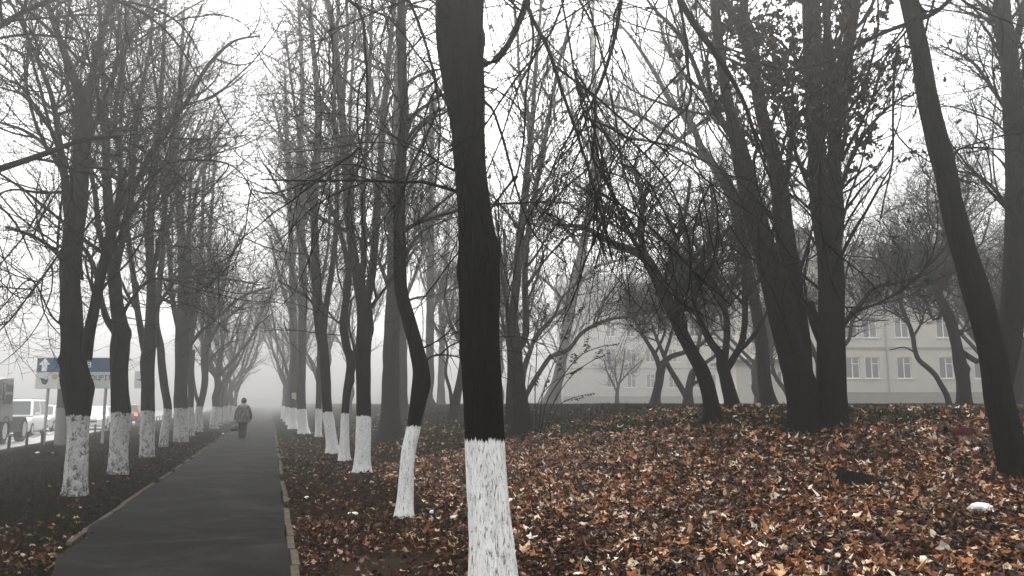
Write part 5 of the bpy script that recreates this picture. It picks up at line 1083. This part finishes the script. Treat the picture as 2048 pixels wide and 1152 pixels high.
def cloth():
    bm = bmesh.new(); n, k = 26, 12; W, Dp = .62, .30; V = [[None] * k for _ in range(n)]
    for i in range(n):
        for j in range(k):
            u, v_ = i / (n - 1), j / (k - 1)
            z = .09 * float(lattice(np.array([u * 5, v_ * 3, 2.]))) + .05 * math.sin(v_ * math.pi) + .02; z *= .3 + .7 * math.sin(math.pi * min(1, max(0, v_))) 
            V[i][j] = bm.verts.new(((u - .5) * W, (v_ - .5) * Dp * (1 + .3 * math.sin(u * 7)), z))
    for i in range(n - 1):
        for j in range(k - 1): bm.faces.new((V[i][j], V[i + 1][j], V[i + 1][j + 1], V[i][j + 1]))
    bmesh.ops.solidify(bm, geom=bm.faces[:], thickness=.012)
    o = bmobj('red_cloth', bm, M['red_cloth'], smooth=True); o.location = g + Vector((.02, 0, .01)); tag(o, 'dark red crumpled cloth on the leaves beside the upright right edge trunk', 'cloth')
cloth()

# ------------------------------------------------------------------ the walking person
def person():
    D = 33.0; b = basept(484, D); b.z = .014
    root = thing('person', 'person walking away in striped grey hooded coat and black trousers, dark short hair', 'person', tuple(b), math.radians(14))
    # skeleton seen from behind: local -Y faces the camera, +Y is forward; x = right hand side
    J = {'pelvis': (0, 0, .88, .125, .095), 'waist': (0, .01, 1.02, .125, .09), 'chest': (0, .02, 1.22, .15, .105), 'neckb': (0, .02, 1.38, .07, .06), 'neck': (0, .03, 1.45, .05, .05), 'head': (0, .05, 1.53, .075, .085), 'crown': (0, .05, 1.60, .068, .08),
         'shL': (-.155, .02, 1.34, .05, .05), 'elL': (-.225, .0, 1.08, .04, .04), 'wrL': (-.25, .06, .86, .027, .027), 'paL': (-.255, .075, .80, .032, .018),
         'shR': (.155, .02, 1.34, .05, .05), 'elR': (.225, -.03, 1.08, .04, .04), 'wrR': (.25, .0, .86, .027, .027), 'paR': (.255, .01, .80, .032, .018),
         'hipL': (-.085, 0, .83, .085, .085), 'knL': (-.08, .06, .47, .055, .055), 'anL': (-.075, -.02, .09, .038, .038), 'toL': (-.08, .12, .035, .035, .025),
         'hipR': (.085, 0, .83, .085, .085), 'knR': (.08, .0, .47, .055, .055), 'anR': (.07, -.10, .11, .038, .038), 'toR': (.08, .03, .04, .035, .025)}
    E = [('pelvis', 'waist'), ('waist', 'chest'), ('chest', 'neckb'), ('neckb', 'neck'), ('neck', 'head'), ('head', 'crown'), ('chest', 'shL'), ('shL', 'elL'), ('elL', 'wrL'), ('wrL', 'paL'), ('chest', 'shR'), ('shR', 'elR'), ('elR', 'wrR'), ('wrR', 'paR'),
         ('pelvis', 'hipL'), ('hipL', 'knL'), ('knL', 'anL'), ('anL', 'toL'), ('pelvis', 'hipR'), ('hipR', 'knR'), ('knR', 'anR'), ('anR', 'toR')]
    for sd in ('L', 'R'):
        px_, py_, pz_ = J['pa' + sd][:3]; sg = -1 if sd == 'L' else 1
        for k, (dy, ln) in enumerate([(-.026, .055), (-.009, .068), (.009, .064), (.026, .05)]):
            J[f'f{sd}{k}a'] = (px_ - sg * .004, py_ + dy, pz_ - .045, .0085, .0085); J[f'f{sd}{k}b'] = (px_ - sg * .02, py_ + dy, pz_ - .045 - ln * .5, .008, .008); J[f'f{sd}{k}c'] = (px_ - sg * .04, py_ + dy, pz_ - .045 - ln * .8, .007, .007)
            E += [('pa' + sd, f'f{sd}{k}a'), (f'f{sd}{k}a', f'f{sd}{k}b'), (f'f{sd}{k}b', f'f{sd}{k}c')]
        J[f't{sd}a'] = (px_ - sg * .012, py_ + .040, pz_ - .005, .010, .010); J[f't{sd}b'] = (px_ - sg * .026, py_ + .050, pz_ - .04, .008, .008); E += [('pa' + sd, f't{sd}a'), (f't{sd}a', f't{sd}b')]
    ks = list(J); me = bpy.data.meshes.new('body'); me.from_pydata([J[k][:3] for k in ks], [(ks.index(a), ks.index(c)) for a, c in E], [])
    o = bpy.data.objects.new('body', me); C.objects.link(o); o.parent = root; me.materials.append(M['skin'])
    sk = o.modifiers.new('skin', 'SKIN'); sk.use_smooth_shade = True
    for i, k in enumerate(ks):
        me.skin_vertices[0].data[i].radius = J[k][3:5]; me.skin_vertices[0].data[i].use_root = (k == 'pelvis')
    o.modifiers.new('sub', 'SUBSURF').levels = 1
    o.modifiers['sub'].render_levels = 1
    def ov(name, secs, mat, n=20, parent=root, cap=True, fold=0.0):
        bm = bmesh.new(); R_ = []
        for (x, y, z, rx, ry) in secs:
            R_.append([(x + rx * math.cos(t) * (1 + fold * math.sin(7 * t + z * 9)), y + ry * math.sin(t) * (1 + fold * math.sin(5 * t + z * 5)), z) for t in np.linspace(0, 2 * math.pi, n, endpoint=False)])
        loft(bm, R_, cap); return bmobj(name, bm, mat, parent, smooth=True)
    coat = ov('coat', [(0, 0, .70, .27, .20), (0, 0, .75, .275, .205), (0, .0, .95, .26, .19), (0, .01, 1.10, .24, .175), (0, .01, 1.24, .225, .16), (0, .015, 1.33, .20, .135), (0, .02, 1.39, .12, .095), (0, .03, 1.43, .075, .07)], M['coat'], 28, fold=.035)
    for s in (-1, 1):
        dy = 0 if s > 0 else .03
        P = np.array([(s * .12, .02, 1.36, .075), (s * .185, .01, 1.29, .075), (s * .235, -.01 + dy, 1.16, .078), (s * .268, -.015 + dy, 1.04, .078), (s * .285, .0 + dy, .93, .075), (s * .288, .015 + dy, .84, .07)])
        A = resample(P, 16); V, Qd, T = tubes(A[None, :, :3], A[None, :, 3], 14, cap=True); link_mesh('sleeve', V, Qd, T, M['coat'], coat)
    ov('hood', [(0, -.06, 1.24, .02, .03), (0, -.095, 1.27, .10, .05), (0, -.09, 1.33, .155, .075), (0, -.05, 1.40, .15, .10), (0, -.01, 1.455, .105, .085), (0, .01, 1.47, .08, .07)], M['hood'], 20, coat, fold=.04)
    for s, kn, an in ((-1, (.06), (-.02, .10)), (1, (.0), (-.10, .12))):
        P = np.array([(s * .085, 0, .86, .105), (s * .088, .02, .66, .098), (s * .082, kn, .47, .08), (s * .078, (kn + an[0]) / 2, .28, .074), (s * .072, an[0], an[1] - .03, .07)])
        A = resample(P, 16); V, Qd, T = tubes(A[None, :, :3], A[None, :, 3], 16, cap=True); link_mesh('trouser_leg', V, Qd, T, M['trousers'], root)
        an0 = an[0]; z0 = 0.0 if s < 0 else .012
        ov('shoe', [(s * .078, an0 + .045, z0, .048, .135), (s * .078, an0 + .045, z0 + .025, .050, .137), (s * .076, an0 + .03, z0 + .06, .044, .11), (s * .074, an0 + .0, z0 + .10, .04, .05)], M['shoe'], 18)
    bm = bmesh.new(); bmesh.ops.create_icosphere(bm, subdivisions=3, radius=1)
    for v_ in bm.verts:
        c = v_.co; nz = float(lattice(np.array(c) * 5 + 4)) * .12
        v_.co = Vector((c.x * .100 * (1 + nz), (c.y * .112 - .012) * (1 + nz) if c.y < .45 else .035, c.z * .122 * (1 + nz))) + Vector((0, .05, 1.575))
    bmobj('hair', bm, M['hair'], root, smooth=True)
    # handbag carried in the left hand
    R = Matrix.Rotation(math.radians(14), 4, 'Z'); hp = Vector(b) + R @ Vector((-.30, .075, .73))
    bag = thing('handbag', 'black rounded handbag hanging from the walking person left hand', 'bag', tuple(hp), math.radians(14))
    bm = bmesh.new(); secs = [(-.37, .12, .08), (-.35, .16, .115), (-.27, .17, .125), (-.19, .14, .10), (-.14, .10, .055), (-.13, .05, .02)]
    loft(bm, [[(-.02 + rx * math.cos(t) * (abs(math.cos(t)) ** -.0), ry * math.sin(t), z) for t in np.linspace(0, 2 * math.pi, 22, endpoint=False)] for z, rx, ry in secs]); bmobj('pouch', bm, M['bag'], bag, smooth=True)
    for yo in (-.018, .018):
        t = np.linspace(0, math.pi, 15); P = np.stack([-.02 + .06 * np.cos(t), yo * np.abs(np.cos(t)), -.15 + .165 * np.sin(t) ** .8], -1); V, Qd, _ = tubes(P[None], np.full((1, 15), .006), 6); link_mesh('handle', V, Qd, None, M['bag'], bag)
    bm = bmesh.new(); abox(bm, -.04, 0.0, -.125, -.105, -.22, -.19); bmobj('clasp', bm, M['chrome'], bag)
person()

# ------------------------------------------------------------------ haze
bm = bmesh.new(); abox(bm, -425, 385, -13, 470, -2.0, 27.0)
m = bpy.data.materials.new('fog air'); m.use_nodes = True; t_ = m.node_tree; t_.nodes.clear()
pv = t_.nodes.new('ShaderNodeVolumePrincipled'); pv.inputs['Color'].default_value = (0.50, 0.50, 0.495, 1); pv.inputs['Density'].default_value = HAZE; pv.inputs['Anisotropy'].default_value = 0.75
mo = t_.nodes.new('ShaderNodeOutputMaterial'); t_.links.new(pv.outputs[0], mo.inputs['Volume'])
tag(bmobj('haze', bm, m), 'pale morning fog filling the park', kind='stuff')
